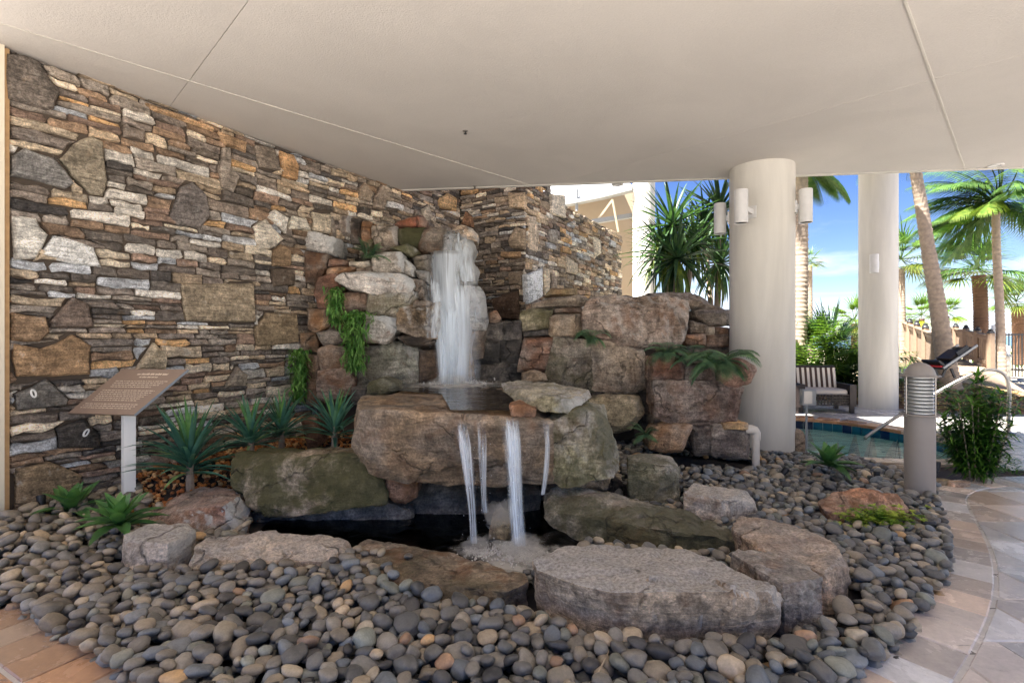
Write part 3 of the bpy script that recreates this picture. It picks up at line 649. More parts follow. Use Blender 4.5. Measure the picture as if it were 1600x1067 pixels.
FER = [([(824, 336), (836, 338), (841, 370), (838, 395), (825, 391)], (196, 172, 140)), ([(859, 303), (881, 305), (882, 342), (859, 334)], (206, 188, 160)), ([(883, 399), (901, 413), (901, 429), (885, 425)], (198, 178, 148)), ([(926, 370), (936, 374), (938, 397), (928, 405)], (202, 184, 154)), ([(820, 429), (845, 419), (846, 464), (822, 476)], (212, 212, 208)), ([(848, 417), (857, 421), (857, 456), (850, 462)], (206, 184, 150)), ([(857, 358), (869, 358), (869, 382), (857, 378)], (150, 138, 122)), ([(860, 428), (868, 432), (868, 452), (860, 450)], (160, 140, 120))]
ledge_wall('pier', wall2, PW, 0, float(np.linalg.norm(OC-IC))-.012, lambda u: 4.26, 1.2, [([PW.uz(*p) for p in poly], c) for poly, c in FEP], 9, 150, lambda u, z: .45, 1.0, 1.05)
ledge_wall('return', wall2, RW, .012, float(np.linalg.norm(EC-OC)), lambda u: 4.2 if u < 1.42 else 3.98, 1.2, [([RW.uz(*p) for p in poly], c) for poly, c in FER], 13, 140, lambda u, z: .45, 1.1, 1.1)
mb = MB(); core(mb, PW, 0, float(np.linalg.norm(OC-IC))-.03, -.05, 4.24, -.5); core(mb, RW, .03, float(np.linalg.norm(EC-OC)), -.05, 3.96, -.5); mb.build('mortar', M['mortar'], wall2, smooth=False)
# trim at the wall's near end, cable clips on two stones
tr = empty('wall_trim', (*wp(0), 0), 'narrow cream trim board at the left end of the stone wall', 'trim', world=True)
mb = MB(); core(mb, LW, -.16, .012, -.02, CZ-.004, -.2, .05); mb.build('board', M['cream'], tr, smooth=False)
mb = MB(); core(mb, LW, .012, .05, -.02, CZ-.006, -.2, .012); mb.build('caulk', plain('tan_caulk', rgb(196, 160, 116), .9, 0, 20, .3, .5), tr, smooth=False)
for px, py, an, lab in ((48, 614, .25, 'small white oval ring fixed on the grey domed wall stone'), (130, 675, -.5, 'small white oval ring fixed on the dark stone under the plaque')):
    u, z = LW.uz(px, py); m_ = MB(); pts = []
    for k in range(17):
        a = 2*math.pi*k/16; x_, z_ = .013*math.cos(a), .030*math.sin(a); pts.append(LW.pt(u+x_*math.cos(an)-z_*math.sin(an), z+x_*math.sin(an)+z_*math.cos(an), .056))
    m_.tube(pts, .007, 6); tag(m_.build('oval_ring', M['white']), lab, 'ring', 'white rings on the stone wall')

# ================================================================== COLUMNS
def column(x, y, r, h, lab, base=-.02):
    o = empty('round_column', (x, y, 0), lab, 'column', 'round concrete columns')
    m_ = MB(); n = 56; m_.lathe([(r, base), (r, h)], n=n); m_.build('shaft', M['column'], o, angle=30)
    return o
C1 = (( (1190-800)/800)*6.73, 6.73); C2 = ((572/800)*10.8, 10.8)
column(*C1, .392, CZ+.01, 'near thick cream round column standing in the pebbles')
column(*C2, .348, 5.38, 'far cream round column beyond the spa pool')
def wall_light(px, py, hpx, d, col, lab, w=.078):
    p = P(px, py, d); h = hpx/800*d; c = V((col[0], col[1], p.z)); dv = (c-p); dv.z = 0; dist = dv.length; dv.normalize()
    o = empty('wall_light', p, lab, 'wall light', 'cylinder lights on the columns'); o['group'] = 'cylinder lights on the columns'
    m_ = MB(); m_.lathe([(w*.86, -h/2+.012), (w, -h/2), (w, h/2-.004), (w-.004, h/2), (0, h/2)], n=28); m_.build('housing', M['lamp'], o)
    m_ = MB(); m_.lathe([(0, -h/2+.008), (w*.9, -h/2+.008), (w*.9, -h/2+.014), (0, -h/2+.014)], n=20); m_.build('lens', M['black'], o)
    R = .392 if d < 8 else .348; e = dist-R+.01; m_ = MB(); Rm = Matrix.Rotation(math.atan2(dv.y, dv.x), 3, 'Z')
    m_.box(dv*((w*.7+e)/2), (max(e-w*.7, .02), .05, .06), M=Rm); m_.build('arm', M['lamp'], o, smooth=False)
    m_ = MB(); m_.box(dv*(e-.014), (.03, .11, .15), M=Rm); m_.build('backplate', M['lamp'], o, smooth=False)
wall_light(1158, 323, 52, 6.16, C1, 'white cylinder light on the front of the near column')
wall_light(1125, 342, 47, 6.95, C1, 'white cylinder light on the left side of the near column, before the palm leaves')
wall_light(1259, 322, 52, 6.45, C1, 'white cylinder light on right side of near column with stained bottom')
wall_light(1366, 412, 29, 10.3, C2, 'lone small white cylinder light on the far column')

# ================================================================== ROCKS
HM_N = (700, 620); HM_C = .0125; HM_O = (-4.6, 1.75)                # height map that the pebbles are later dropped on
gx = HM_O[0]+(np.arange(HM_N[0])+.5)*HM_C; gy = HM_O[1]+(np.arange(HM_N[1])+.5)*HM_C
GX, GY = np.meshgrid(gx, gy, indexing='ij'); HM = gh(GX, GY)-.03
def hull(pts):
    bm = bmesh.new()
    for p in pts: bm.verts.new(p)
    r = bmesh.ops.convex_hull(bm, input=bm.verts)
    bmesh.ops.delete(bm, geom=[g for g in set(r['geom_interior']+r['geom_unused']) if isinstance(g, bmesh.types.BMVert) and g.is_valid], context='VERTS')
    return bm
def rock(name, pts, col, parent=None, seed=0, ground=None, edge=.04, rough=1.0, chips=7, moss=0, pale=0, wet=0, rust=.2, label=None, cat=None, group=None, hm=True, strata=0.0):
    rr = random.Random(seed*7919+13); pts = [V(p) for p in pts]
    if ground is None: ground = seed in (1, 3, 4, 5, 6, 9, 10, 11, 12, 13)
    if ground:
        c = sum(pts, V())/len(pts); pts += [V((c.x+(p.x-c.x)*(.985 if p.z < .1 else .9), c.y+(p.y-c.y)*(.985 if p.z < .1 else .9), -.09)) for p in pts]
    c = sum(pts, V())/len(pts); bm = hull([p-c for p in pts])
    size = max((max(p[i] for p in pts)-min(p[i] for p in pts)) for i in range(3))
    bmesh.ops.triangulate(bm, faces=bm.faces)
    edge *= .8
    for it in range(9):
        lg = [e for e in bm.edges if e.calc_length() > edge*1.5]
        if not lg or len(bm.faces) > 15000: break
        bmesh.ops.subdivide_edges(bm, edges=lg, cuts=1); bmesh.ops.triangulate(bm, faces=[f for f in bm.faces if len(f.verts) > 3])
    me = bpy.data.meshes.new(name); bm.to_mesh(me); bm.free()
    n = len(me.vertices); co = np.empty(n*3, 'f'); me.vertices.foreach_get('co', co); co = co.reshape(-1, 3).astype(float)
    ed = np.empty(len(me.edges)*2, 'i'); me.edges.foreach_get('vertices', ed); ed = ed.reshape(-1, 2)
    def relax(k, lam):
        nonlocal co
        for _ in range(k):
            s = np.zeros_like(co); d = np.zeros(n)
            np.add.at(s, ed[:, 0], co[ed[:, 1]]); np.add.at(s, ed[:, 1], co[ed[:, 0]]); np.add.at(d, ed[:, 0], 1); np.add.at(d, ed[:, 1], 1)
            co = co*(1-lam)+lam*s/d[:, None]
    relax(1, .3)
    for k in range(chips):
        a = V((rr.gauss(0, 1), rr.gauss(0, 1), rr.gauss(0, .8))).normalized(); a = np.array(a); dt = co@a
        lim = dt.max()-size*rr.uniform(.008, .045); ov = np.maximum(dt-lim, 0); co -= ov[:, None]*a*.92
    A = size*.0135*rough; f = 2.4/size; o = V((seed*3.17, seed*1.31, seed*.77))
    nv = np.empty((n, 3)); me.vertices.foreach_set('co', co.astype('f').ravel()); me.update(); tmp = np.empty(n*3, 'f'); me.vertices.foreach_get('normal', tmp); nv = tmp.reshape(-1, 3)
    disp = np.empty(n)
    for i in range(n):
        p = V(co[i]); q = p*f+o
        a = mn.fractal(q, .8, 2.1, 5)
        b = 1-2*abs(mn.noise(q*2.3+V((9, 3, 1))))
        s_ = mn.noise(V((p.x*2+seed, p.y*2, p.z*(9/max(size, .3))*1.0)))
        w_ = mn.noise_vector(q*1.4)*.35
        cl = mn.cell(q*1.9+w_)+.6*mn.cell(q*4.3+w_*1.5+V((5, 1, 2)))
        c2 = mn.fractal(q*6, .7, 2.2, 3)
        disp[i] = a*1.3-max(0, b-.66)*2.6+s_*strata+cl*.62+c2*.35
    co += nv*(disp*min(A, .022))[:, None]
    co *= 1.012
    me.vertices.foreach_set('co', co.astype('f').ravel()); me.materials.append(M['rock'])
    me.polygons.foreach_set('use_smooth', [True]*len(me.polygons)); me.set_sharp_from_angle(angle=math.radians(38)); me.update()
    ob = link(name, me, parent, c if not (parent and parent.name in WORLDP) else c-parent.location)
    g_ = sum(col)/3; ob.color = rgb(*[g_+(c_-g_)*.74 for c_ in col], 1.34); ob['moss'] = float(moss); ob['pale'] = float(pale); ob['wet'] = float(wet); ob['rust'] = float(rust); ob['pale_top'] = {1: .8, 3: .25, 4: .35, 5: .5, 6: .6, 7: .3, 11: .45, 12: .7, 13: .25, 2: .3, 22: .4, 206: .3}.get(seed, 0.0)
    if label: tag(ob, label, cat or 'boulder', group)
    if hm:
        ww = co+np.array(c); ix = ((ww[:, 0]-HM_O[0])/HM_C).astype(int); iy = ((ww[:, 1]-HM_O[1])/HM_C).astype(int)
        r = int(edge*.9/HM_C)+1
        ok = (ix > r) & (iy > r) & (ww[:, 2] > .0) & (ix < HM_N[0]-r-1) & (iy < HM_N[1]-r-1)
        for a_, b_, z_ in zip(ix[ok], iy[ok], ww[ok, 2]):
            if z_ > .02:
                s_ = HM[a_-r:a_+r+1, b_-r:b_+r+1]; np.maximum(s_, z_, out=s_)
    return ob
def ext(poly, d, T, bulge=.06, shr=.9, tz=0.0, tx=0.0, inset=.62):
    """front outline at distance d, bulging a little, carried back by T into a solid"""
    pts = [P(a, b, d) for a, b in poly]; c = sum(pts, V())/len(pts); pts = [c+(p-c)*1.035 for p in pts]
    pts = [V((p.x, p.y+tz*(p.z-c.z)+tx*(p.x-c.x), p.z)) for p in pts]
    pts = [P(800+(p.x/d)*800, 525-(p.z-1.5)/d*800, p.y) for p in pts]
    c = sum(pts, V())/len(pts); out = list(pts)
    out += [c+(p-c)*inset+V((0, -bulge, 0)) for p in pts]
    out += [V((c.x+(p.x-c.x)*shr, p.y+T, c.z+(p.z-c.z)*shr)) for p in pts]
    return out
def Pd(l): return [P(*t) for t in l]

# --- free boulders round the lower pool (each a thing of its own) ---
KIND = dict(cat='boulder')
rock('boulder', Pd([(836, 870, 2.95), (866, 855, 3.12), (955, 852, 3.16), (1009, 857, 3.12), (1083, 860, 3.08), (1157, 882, 2.86), (1226, 910, 2.62), (1221, 925, 2.53), (1124, 924, 2.5), (962, 926, 2.5), (904, 914, 2.6), (840, 890, 2.8), (838, 938, 2.9), (904, 974, 2.7), (982, 992, 2.6), (1056, 992, 2.6), (1157, 979, 2.66), (1222, 955, 2.8), (1200, 930, 2.8), (870, 900, 3.1)]), (158, 136, 108), seed=1, edge=.024, pale=.55, rust=.35, rough=.8, chips=9, label='largest pale flat-topped boulder at the front right rim of the pool', **KIND)
rock('boulder', Pd([(850, 777, 4.1), (871, 760, 4.15), (904, 758, 4.15), (982, 777, 4.05), (1056, 794, 3.95), (1124, 818, 3.85), (1161, 835, 3.75), (1164, 848, 3.5), (1114, 838, 3.46), (1056, 831, 3.5), (989, 820, 3.6), (904, 806, 3.78), (852, 796, 3.9), (852, 808, 3.9), (873, 830, 3.84), (921, 852, 3.7), (1002, 866, 3.55), (1076, 872, 3.48), (1141, 874, 3.44), (1163, 862, 3.5), (1000, 830, 4.0)]), (124, 112, 84), seed=2, edge=.027, moss=0.75, pale=.3, rust=.6, wet=.15, rough=.8, label='long mossy boulder sloping from the waterfall behind the pale flat boulder', **KIND)
rock('boulder', Pd([(1141, 865, 3.05), (1154, 857, 3.12), (1201, 860, 3.1), (1272, 888, 2.86), (1285, 902, 2.7), (1226, 912, 2.6), (1208, 905, 2.66), (1284, 984, 2.64), (1236, 970, 2.7), (1228, 955, 2.74), (1250, 930, 2.95), (1150, 890, 3.05)]), (120, 110, 100), seed=3, edge=.024, pale=.3, rust=.5, rough=1.2, label='small dark-topped grey boulder wedged at right end of the pale flat boulder', **KIND)
rock('boulder', Pd([(1141, 813, 3.6), (1157, 806, 3.68), (1218, 815, 3.62), (1292, 841, 3.3), (1320, 856, 3.08), (1329, 888, 2.95), (1316, 948, 2.87), (1287, 942, 2.9), (1285, 895, 2.82), (1200, 862, 3.1), (1163, 850, 3.3), (1150, 840, 3.4), (1325, 915, 3.0), (1200, 880, 3.4)]), (168, 136, 104), seed=4, edge=.026, pale=.15, rust=.5, rough=.9, strata=.5, label='broad tan layered boulder at the right rim of the pool', **KIND)
rock('boulder', Pd([(979, 713, 4.7), (1000, 709, 4.85), (1046, 712, 4.85), (1060, 729, 4.6), (1062, 786, 4.55), (1022, 780, 4.45), (982, 768, 4.5), (981, 718, 4.55), (1040, 728, 4.5), (1062, 770, 4.8), (985, 760, 4.8)]), (150, 140, 112), seed=5, edge=.032, moss=0.65, pale=.35, rust=.2, label='upright greenish-grey block behind the long mossy boulder', **KIND)
rock('boulder', Pd([(1068, 770, 4.2), (1083, 753, 4.4), (1164, 764, 4.35), (1180, 781, 4.25), (1186, 806, 4.18), (1141, 815, 4.05), (1120, 813, 4.03), (1068, 797, 4.1), (1100, 775, 4.06), (1140, 783, 4.03), (1165, 800, 4.45)]), (176, 160, 138), seed=6, edge=.03, pale=.5, rust=.45, label='small pale pinkish boulder right of the upright greenish block', **KIND)
rock('boulder', Pd([(896, 755, 4.2), (914, 735, 4.3), (955, 747, 4.3), (948, 766, 4.15), (901, 762, 4.1), (925, 752, 4.05), (950, 760, 4.4)]), (120, 100, 74), seed=7, edge=.03, moss=.3, rust=.4, label='small broken brown rock under the mossy green cascade block', **KIND)
rock('boulder', ext([(599, 752), (612, 738), (632, 734), (653, 756), (651, 776), (634, 786), (610, 782), (601, 768)], 4.2, .3, .06), (140, 92, 60), seed=8, edge=.03, rust=.7, label='round reddish-brown stone tucked right of the left mossy block', **KIND)
rock('boulder', Pd([(1282, 786, 4.2), (1300, 764, 4.28), (1350, 762, 4.3), (1406, 770, 4.26), (1418, 786, 4.2), (1417, 810, 4.1), (1370, 808, 4.0), (1300, 804, 4.03), (1288, 797, 4.08), (1350, 772, 4.1), (1405, 800, 4.4)]), (164, 106, 70), seed=9, edge=.03, rust=.8, rough=1.2, strata=.5, label='rusty orange rock lying in the pebbles near the bollard', **KIND)
rock('boulder', Pd([(552, 850, 3.62), (575, 843, 3.66), (639, 850, 3.6), (680, 863, 3.45), (762, 875, 3.32), (811, 891, 3.14), (833, 903, 2.95), (800, 924, 2.8), (710, 928, 2.85), (586, 906, 3.02), (530, 868, 3.4), (584, 925, 2.98), (700, 950, 2.86), (800, 954, 2.83), (835, 930, 2.98), (540, 885, 3.3)]), (122, 104, 80), seed=10, edge=.026, moss=.35, wet=.25, rust=.75, rough=.7, pale=.15, label='flat wet brown slab at the front centre rim of the pool', **KIND)
rock('boulder', Pd([(303, 850, 3.4), (326, 837, 3.5), (410, 829, 3.56), (478, 834, 3.56), (510, 837, 3.58), (549, 845, 3.56), (556, 852, 3.5), (515, 868, 3.32), (483, 876, 3.26), (330, 874, 3.24), (292, 890, 3.2), (300, 866, 3.26), (357, 898, 3.25), (475, 896, 3.27), (520, 880, 3.28)]), (160, 138, 112), seed=11, edge=.026, pale=.3, rust=.6, rough=.9, label='flat rusty-edged slab at the front left rim of the pool', **KIND)
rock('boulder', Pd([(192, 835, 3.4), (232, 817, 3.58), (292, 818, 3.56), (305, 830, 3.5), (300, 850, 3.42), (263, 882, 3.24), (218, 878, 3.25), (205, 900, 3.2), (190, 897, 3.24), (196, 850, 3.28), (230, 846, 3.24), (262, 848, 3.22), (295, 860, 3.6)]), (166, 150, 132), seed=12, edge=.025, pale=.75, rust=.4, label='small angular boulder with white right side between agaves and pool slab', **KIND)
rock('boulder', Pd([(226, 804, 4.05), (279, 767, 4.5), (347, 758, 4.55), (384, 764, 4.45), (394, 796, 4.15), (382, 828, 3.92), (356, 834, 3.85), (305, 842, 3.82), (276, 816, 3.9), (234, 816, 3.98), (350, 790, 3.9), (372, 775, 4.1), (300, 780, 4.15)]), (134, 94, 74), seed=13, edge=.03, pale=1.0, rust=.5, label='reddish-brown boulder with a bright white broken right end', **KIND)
rock('boulder', Pd([(362, 714, 4.35), (428, 716, 4.2), (489, 719, 4.15), (578, 709, 4.15), (591, 730, 4.15), (605, 769, 4.12), (602, 786, 4.08), (489, 802, 4.05), (423, 806, 4.05), (394, 786, 4.1), (360, 757, 4.25), (407, 700, 4.75), (565, 697, 4.75), (600, 770, 4.7), (380, 780, 4.7)]), (142, 124, 98), seed=14, edge=.034, moss=0.9, wet=.1, rust=.25, rough=1.0, label='large block with dark green moss at left edge of the pool', **KIND)
rock('boulder', Pd([(110, 800, 4.1), (120, 783, 4.3), (212, 768, 4.45), (245, 785, 4.35), (232, 812, 4.1), (150, 812, 4.05)]), (112, 82, 66), seed=15, edge=.035, rust=.5, label='low red-brown rock behind the agaves at the plaque post', **KIND)
rock('boulder', ext([(219, 718), (240, 712), (259, 720), (263, 744), (219, 744)], 4.78, .25, .03), (112, 84, 66), seed=16, edge=.035, label='small brown rock against the wall just right of the plaque post', **KIND)
rock('boulder', ext([(252, 716), (266, 710), (284, 722), (281, 744), (256, 742)], 4.86, .22, .03), (136, 108, 80), seed=17, edge=.035, label='small tan rock behind the big sword-leaf plant', **KIND)
rock('boulder', ext([(1239, 670), (1256, 673), (1261, 700), (1258, 716), (1239, 716)], 6.5, .35, .03), (124, 104, 84), seed=18, edge=.04, label='brown rock right behind the foot of the near column', **KIND)
rock('boulder', ext([(764, 842), (768, 815), (782, 804), (797, 812), (803, 836), (792, 848)], 3.82, .22, .05), (150, 126, 84), seed=19, edge=.025, wet=.5, rust=.5, hm=False, label='small tan rock in the splash at the foot of the lower fall', **KIND)
# --- the cascade: great ledge, side block, cap and the dark rocks beneath it ---
rock('boulder', Pd([(560, 640, 4.0), (600, 640, 3.86), (715, 657, 3.76), (800, 655, 3.76), (862, 655, 3.8), (568, 622, 4.9), (640, 611, 5.6), (700, 603, 6.0), (850, 604, 5.9), (553, 698, 4.08), (578, 738, 4.0), (640, 752, 4.0), (762, 764, 3.98), (868, 756, 4.0), (700, 700, 3.88), (830, 720, 3.86), (600, 720, 5.2), (850, 720, 5.2)]), (138, 110, 78), seed=20, edge=.042, wet=.55, rust=.45, moss=.15, rough=1.1, label='great brown wet ledge boulder that the lower waterfall spills over', hm=False, **KIND)
rock('boulder', Pd([(862, 645, 4.1), (900, 630, 4.25), (944, 632, 4.35), (953, 662, 4.2), (959, 701, 4.12), (970, 728, 4.1), (960, 748, 4.02), (880, 764, 3.95), (848, 742, 3.98), (850, 665, 3.98), (900, 640, 4.02), (935, 650, 4.1), (950, 720, 4.7), (880, 700, 4.9), (900, 632, 4.9)]), (138, 128, 92), seed=21, edge=.034, moss=0.75, pale=.5, rust=.3, wet=.1, rough=1.1, label='mossy green block at right side of the lower waterfall', **KIND)
rock('boulder', Pd([(780, 600, 4.75), (800, 596, 4.95), (868, 599, 4.9), (920, 609, 4.6), (925, 620, 4.4), (915, 629, 4.2), (893, 646, 3.98), (884, 645, 3.95), (830, 641, 3.95), (812, 632, 4.05), (788, 612, 4.5), (850, 618, 4.0), (890, 625, 3.98)]), (150, 138, 104), seed=22, edge=.03, moss=.45, pale=.9, rough=.8, label='flat cap stone with white tip lying on the cascade ledge', hm=False, **KIND)
rock('boulder', ext([(796, 634), (812, 630), (838, 640), (836, 654), (812, 658), (798, 650)], 3.86, .25, .03), (144, 98, 66), seed=23, edge=.025, rust=.8, hm=False, wet=.2, label='small rusty stone jammed under the white-tipped cap stone', **KIND)
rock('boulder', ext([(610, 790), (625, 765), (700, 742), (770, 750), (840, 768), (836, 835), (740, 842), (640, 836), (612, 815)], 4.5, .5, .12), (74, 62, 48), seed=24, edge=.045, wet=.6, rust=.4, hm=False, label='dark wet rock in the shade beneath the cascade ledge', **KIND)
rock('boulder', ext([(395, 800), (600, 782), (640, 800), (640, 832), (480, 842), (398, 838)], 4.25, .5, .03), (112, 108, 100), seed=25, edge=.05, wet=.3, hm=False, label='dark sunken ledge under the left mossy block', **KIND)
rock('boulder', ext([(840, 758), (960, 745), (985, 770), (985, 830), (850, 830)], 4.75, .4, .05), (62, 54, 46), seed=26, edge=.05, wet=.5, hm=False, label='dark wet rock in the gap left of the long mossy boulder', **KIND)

# --- the upper cliff: rocks mortared together, parts of one thing ---
cliff = empty('rock_cliff', (-1.3, 6.3, 0), 'tall stacked rock cliff that the upper waterfall runs down', 'rock cliff', world=True)
CL = [ # outline, distance, depth, colour, (moss, pale, wet, rust)
 ([(517, 337), (546, 336), (547, 368), (521, 370)], 6.75, .4, (130, 112, 98), (0, .5, .1, .2)), ([(546, 341), (565, 343), (566, 380), (546, 380)], 6.8, .4, (66, 56, 48), (.2, 0, .3, .2)),
 ([(564, 346), (582, 347), (582, 386), (565, 388)], 6.72, .4, (140, 92, 52), (0, 0, .1, .9)), ([(581, 353), (620, 354), (625, 386), (609, 394), (588, 396), (580, 372)], 6.62, .45, (118, 96, 70), (.1, .4, .1, .3)),
 ([(476, 361), (499, 364), (525, 371), (523, 400), (492, 392), (476, 387)], 6.3, .5, (160, 156, 148), (.05, .9, 0, 0)), ([(447, 362), (476, 359), (477, 387), (456, 390), (441, 380)], 6.32, .35, (82, 62, 48), (.1, 0, 0, .3)),
 ([(455, 390), (477, 391), (474, 462), (470, 480), (457, 456)], 6.25, .4, (104, 82, 64), (0, .2, 0, .4)), ([(475, 392), (512, 397), (508, 420), (492, 447), (478, 440)], 6.2, .4, (84, 58, 40), (0, 0, .1, .5)),
 ([(508, 430), (526, 424), (530, 446), (524, 481), (497, 482), (489, 455), (493, 437)], 6.08, .4, (124, 80, 58), (0, 0, 0, .5)), ([(513, 404), (544, 407), (540, 416), (511, 417)], 6.25, .3, (118, 82, 64), (0, 0, 0, .4)),
 ([(510, 420), (532, 416), (557, 418), (542, 429), (511, 431)], 6.12, .35, (150, 98, 52), (0, 0, 0, .8)), ([(545, 409), (577, 407), (581, 415), (566, 420), (546, 415)], 6.1, .35, (166, 150, 124), (.1, .3, 0, .1)),
 ([(556, 419), (582, 417), (582, 426), (557, 427)], 6.1, .3, (150, 108, 68), (0, 0, 0, .6)), ([(581, 399), (599, 394), (626, 393), (632, 407), (629, 426), (603, 427), (583, 425)], 6.05, .45, (150, 138, 122), (.2, 1, 0, .2)),
 ([(629, 399), (646, 415), (645, 432), (630, 428)], 6.12, .3, (150, 146, 136), (.2, .9, .1, 0)), ([(522, 437), (535, 426), (590, 424), (642, 431), (646, 449), (639, 459), (590, 460), (541, 451)], 5.92, .6, (168, 158, 146), (.15, 1, 0, .15)),
 ([(533, 456), (574, 459), (575, 487), (534, 487)], 5.98, .5, (112, 84, 64), (.1, 0, 0, .4)), ([(572, 459), (649, 455), (650, 465), (643, 479), (618, 496), (575, 490)], 5.95, .5, (124, 114, 92), (.5, .8, .1, .2)),
 ([(569, 490), (619, 494), (621, 515), (602, 538), (568, 533)], 5.95, .5, (182, 174, 160), (.1, 1, 0, .4)), ([(481, 484), (513, 483), (514, 513), (495, 520), (482, 514)], 6.1, .4, (140, 98, 58), (0, .1, 0, .7)),
 ([(512, 484), (570, 486), (570, 520), (513, 520)], 6.16, .4, (84, 68, 50), (.3, 0, .2, .3)), ([(468, 520), (496, 519), (497, 551), (470, 547)], 6.1, .4, (116, 86, 56), (0, 0, 0, .5)), ([(494, 519), (516, 514), (546, 520), (544, 537), (505, 541)], 6.02, .4, (86, 70, 58), (.05, .1, .1, .3)),
 ([(496, 546), (510, 540), (545, 542), (552, 580), (499, 580)], 6.0, .5, (122, 88, 60), (0, 0, 0, .4)), ([(496, 579), (540, 576), (554, 591), (552, 614), (505, 630), (494, 620)], 5.95, .5, (128, 84, 58), (0, 0, .1, .7)),
 ([(478, 556), (498, 554), (499, 598), (481, 597)], 6.08, .4, (128, 96, 70), (0, .1, 0, .4)), ([(480, 597), (497, 596), (496, 635), (478, 632)], 6.05, .4, (110, 80, 58), (0, 0, 0, .4)), ([(470, 655), (494, 650), (500, 695), (482, 705)], 5.6, .3, (104, 72, 56), (0, 0, .1, .4)),
 ([(621, 479), (661, 476), (687, 473), (687, 531), (667, 522), (640, 523), (620, 516)], 5.95, .45, (112, 90, 64), (.1, 1, .2, .2)), ([(645, 470), (669, 469), (677, 474), (672, 480), (645, 480)], 5.92, .35, (92, 72, 52), (0, .3, .1, .3)),
 ([(615, 527), (657, 519), (682, 533), (671, 541), (642, 542)], 6.0, .4, (62, 50, 38), (.1, 0, .5, .2)), ([(556, 545), (600, 538), (642, 532), (652, 545), (652, 603), (556, 603)], 6.1, .5, (128, 124, 104), (.4, .4, .3, .3)),
 ([(648, 546), (688, 548), (692, 603), (650, 603)], 6.18, .4, (104, 78, 54), (.2, .1, .5, .5)), ([(575, 598), (596, 590), (617, 600), (620, 612), (598, 619), (573, 620)], 5.6, .4, (124, 116, 86), (.6, .3, .1, .1)), ([(548, 606), (577, 600), (578, 630), (550, 632)], 5.75, .4, (60, 54, 46), (.2, 0, .4, .1)),
 ([(706, 556), (735, 553), (742, 602), (704, 602)], 6.3, .4, (150, 116, 76), (0, .1, .5, .5)), ([(690, 365), (716, 366), (739, 374), (743, 386), (734, 410), (698, 411)], 6.5, .5, (156, 152, 142), (.05, .9, .5, .1)),
 ([(700, 409), (738, 411), (747, 420), (743, 443), (699, 447)], 6.42, .5, (160, 158, 150), (.1, .9, .5, .1)), ([(698, 446), (748, 448), (756, 458), (761, 502), (759, 514), (698, 516)], 6.34, .5, (164, 162, 156), (.05, 1, .5, .1)),
 ([(700, 513), (758, 511), (754, 560), (700, 562)], 6.42, .4, (118, 92, 66), (.1, 0, .5, .4)), ([(703, 359), (720, 351), (737, 356), (747, 366), (745, 377), (725, 371)], 6.45, .4, (170, 142, 112), (.1, .6, 0, .3)),
 ([(616, 348), (637, 339), (660, 335), (665, 345), (665, 355), (641, 357), (619, 356)], 6.75, .4, (124, 62, 42), (0, .1, 0, .5)), ([(622, 357), (665, 355), (667, 382), (650, 392), (624, 384)], 6.62, .4, (60, 60, 36), (.8, 0, .3, .2)),
 ([(663, 357), (705, 360), (696, 396), (670, 400), (650, 394), (660, 372)], 6.56, .5, (92, 72, 50), (.3, .1, .6, .5)), ([(608, 388), (637, 380), (652, 391), (644, 401), (626, 397)], 6.2, .35, (112, 108, 76), (.8, .5, .1, .1)),
 ([(640, 400), (671, 397), (672, 426), (648, 422)], 6.35, .35, (114, 100, 82), (.3, .3, .5, .2)), ([(644, 421), (671, 424), (671, 444), (658, 440)], 6.25, .3, (130, 126, 118), (.1, .8, .5, .1)), ([(645, 436), (661, 438), (667, 472), (649, 473)], 6.12, .3, (100, 78, 58), (.1, .2, .2, .3)),
 ([(670, 395), (700, 395), (700, 560), (672, 560)], 6.75, .4, (84, 76, 64), (.2, .2, .6, .2)),
 ([(754, 507), (788, 503), (788, 534), (753, 534)], 6.7, .4, (72, 66, 60), (.1, 0, .3, 0)), ([(786, 503), (815, 501), (815, 533), (787, 534)], 6.66, .4, (66, 60, 56), (.1, 0, .3, 0)), ([(745, 535), (784, 533), (784, 569), (745, 572)], 6.62, .4, (60, 56, 52), (.1, 0, .4, 0)),
 ([(782, 533), (815, 532), (814, 570), (783, 570)], 6.58, .4, (66, 60, 54), (.1, 0, .4, 0)), ([(742, 570), (815, 569), (815, 604), (742, 604)], 6.56, .4, (56, 52, 46), (.15, 0, .5, 0)), ([(764, 489), (775, 484), (783, 497), (776, 507), (764, 503)], 6.7, .25, (178, 112, 62), (0, 0, 0, .8)),
 ([(506, 340), (520, 338), (524, 372), (500, 366)], 6.6, .3, (120, 100, 76), (0, .2, 0, .3)),
]
for k, (po, d, T, col, (mo, pa, we, ru)) in enumerate(CL):
    lab = {4: 'pale grey wedge rock at the top left of the cliff', 15: 'long white-faced rock jutting from the cliff', 18: 'white rock with an orange streak', 41: 'dark red rock on top of the cliff'}.get(k)
    big = max(p[0] for p in po)-min(p[0] for p in po) > 30
    ob = rock('rock', ext(po, d, T, .05 if big else .03, .92, tx=.12 if pa > .6 else 0), col, cliff, seed=100+k, edge=.055 if big else .05, moss=mo, pale=pa, wet=we, rust=ru, hm=False, rough=1.2, chips=6)
    if lab: ob['label'] = lab
mb = MB()   # mortar body behind the rocks
def body(mb, pts, z0, z1): n = len(pts); mb.add([(x, y, z0) for x, y in pts]+[(x, y, z1) for x, y in pts], [tuple(range(n-1, -1, -1)), tuple(range(n, 2*n))]+[(i, (i+1) % n, n+(i+1) % n, n+i) for i in range(n)])
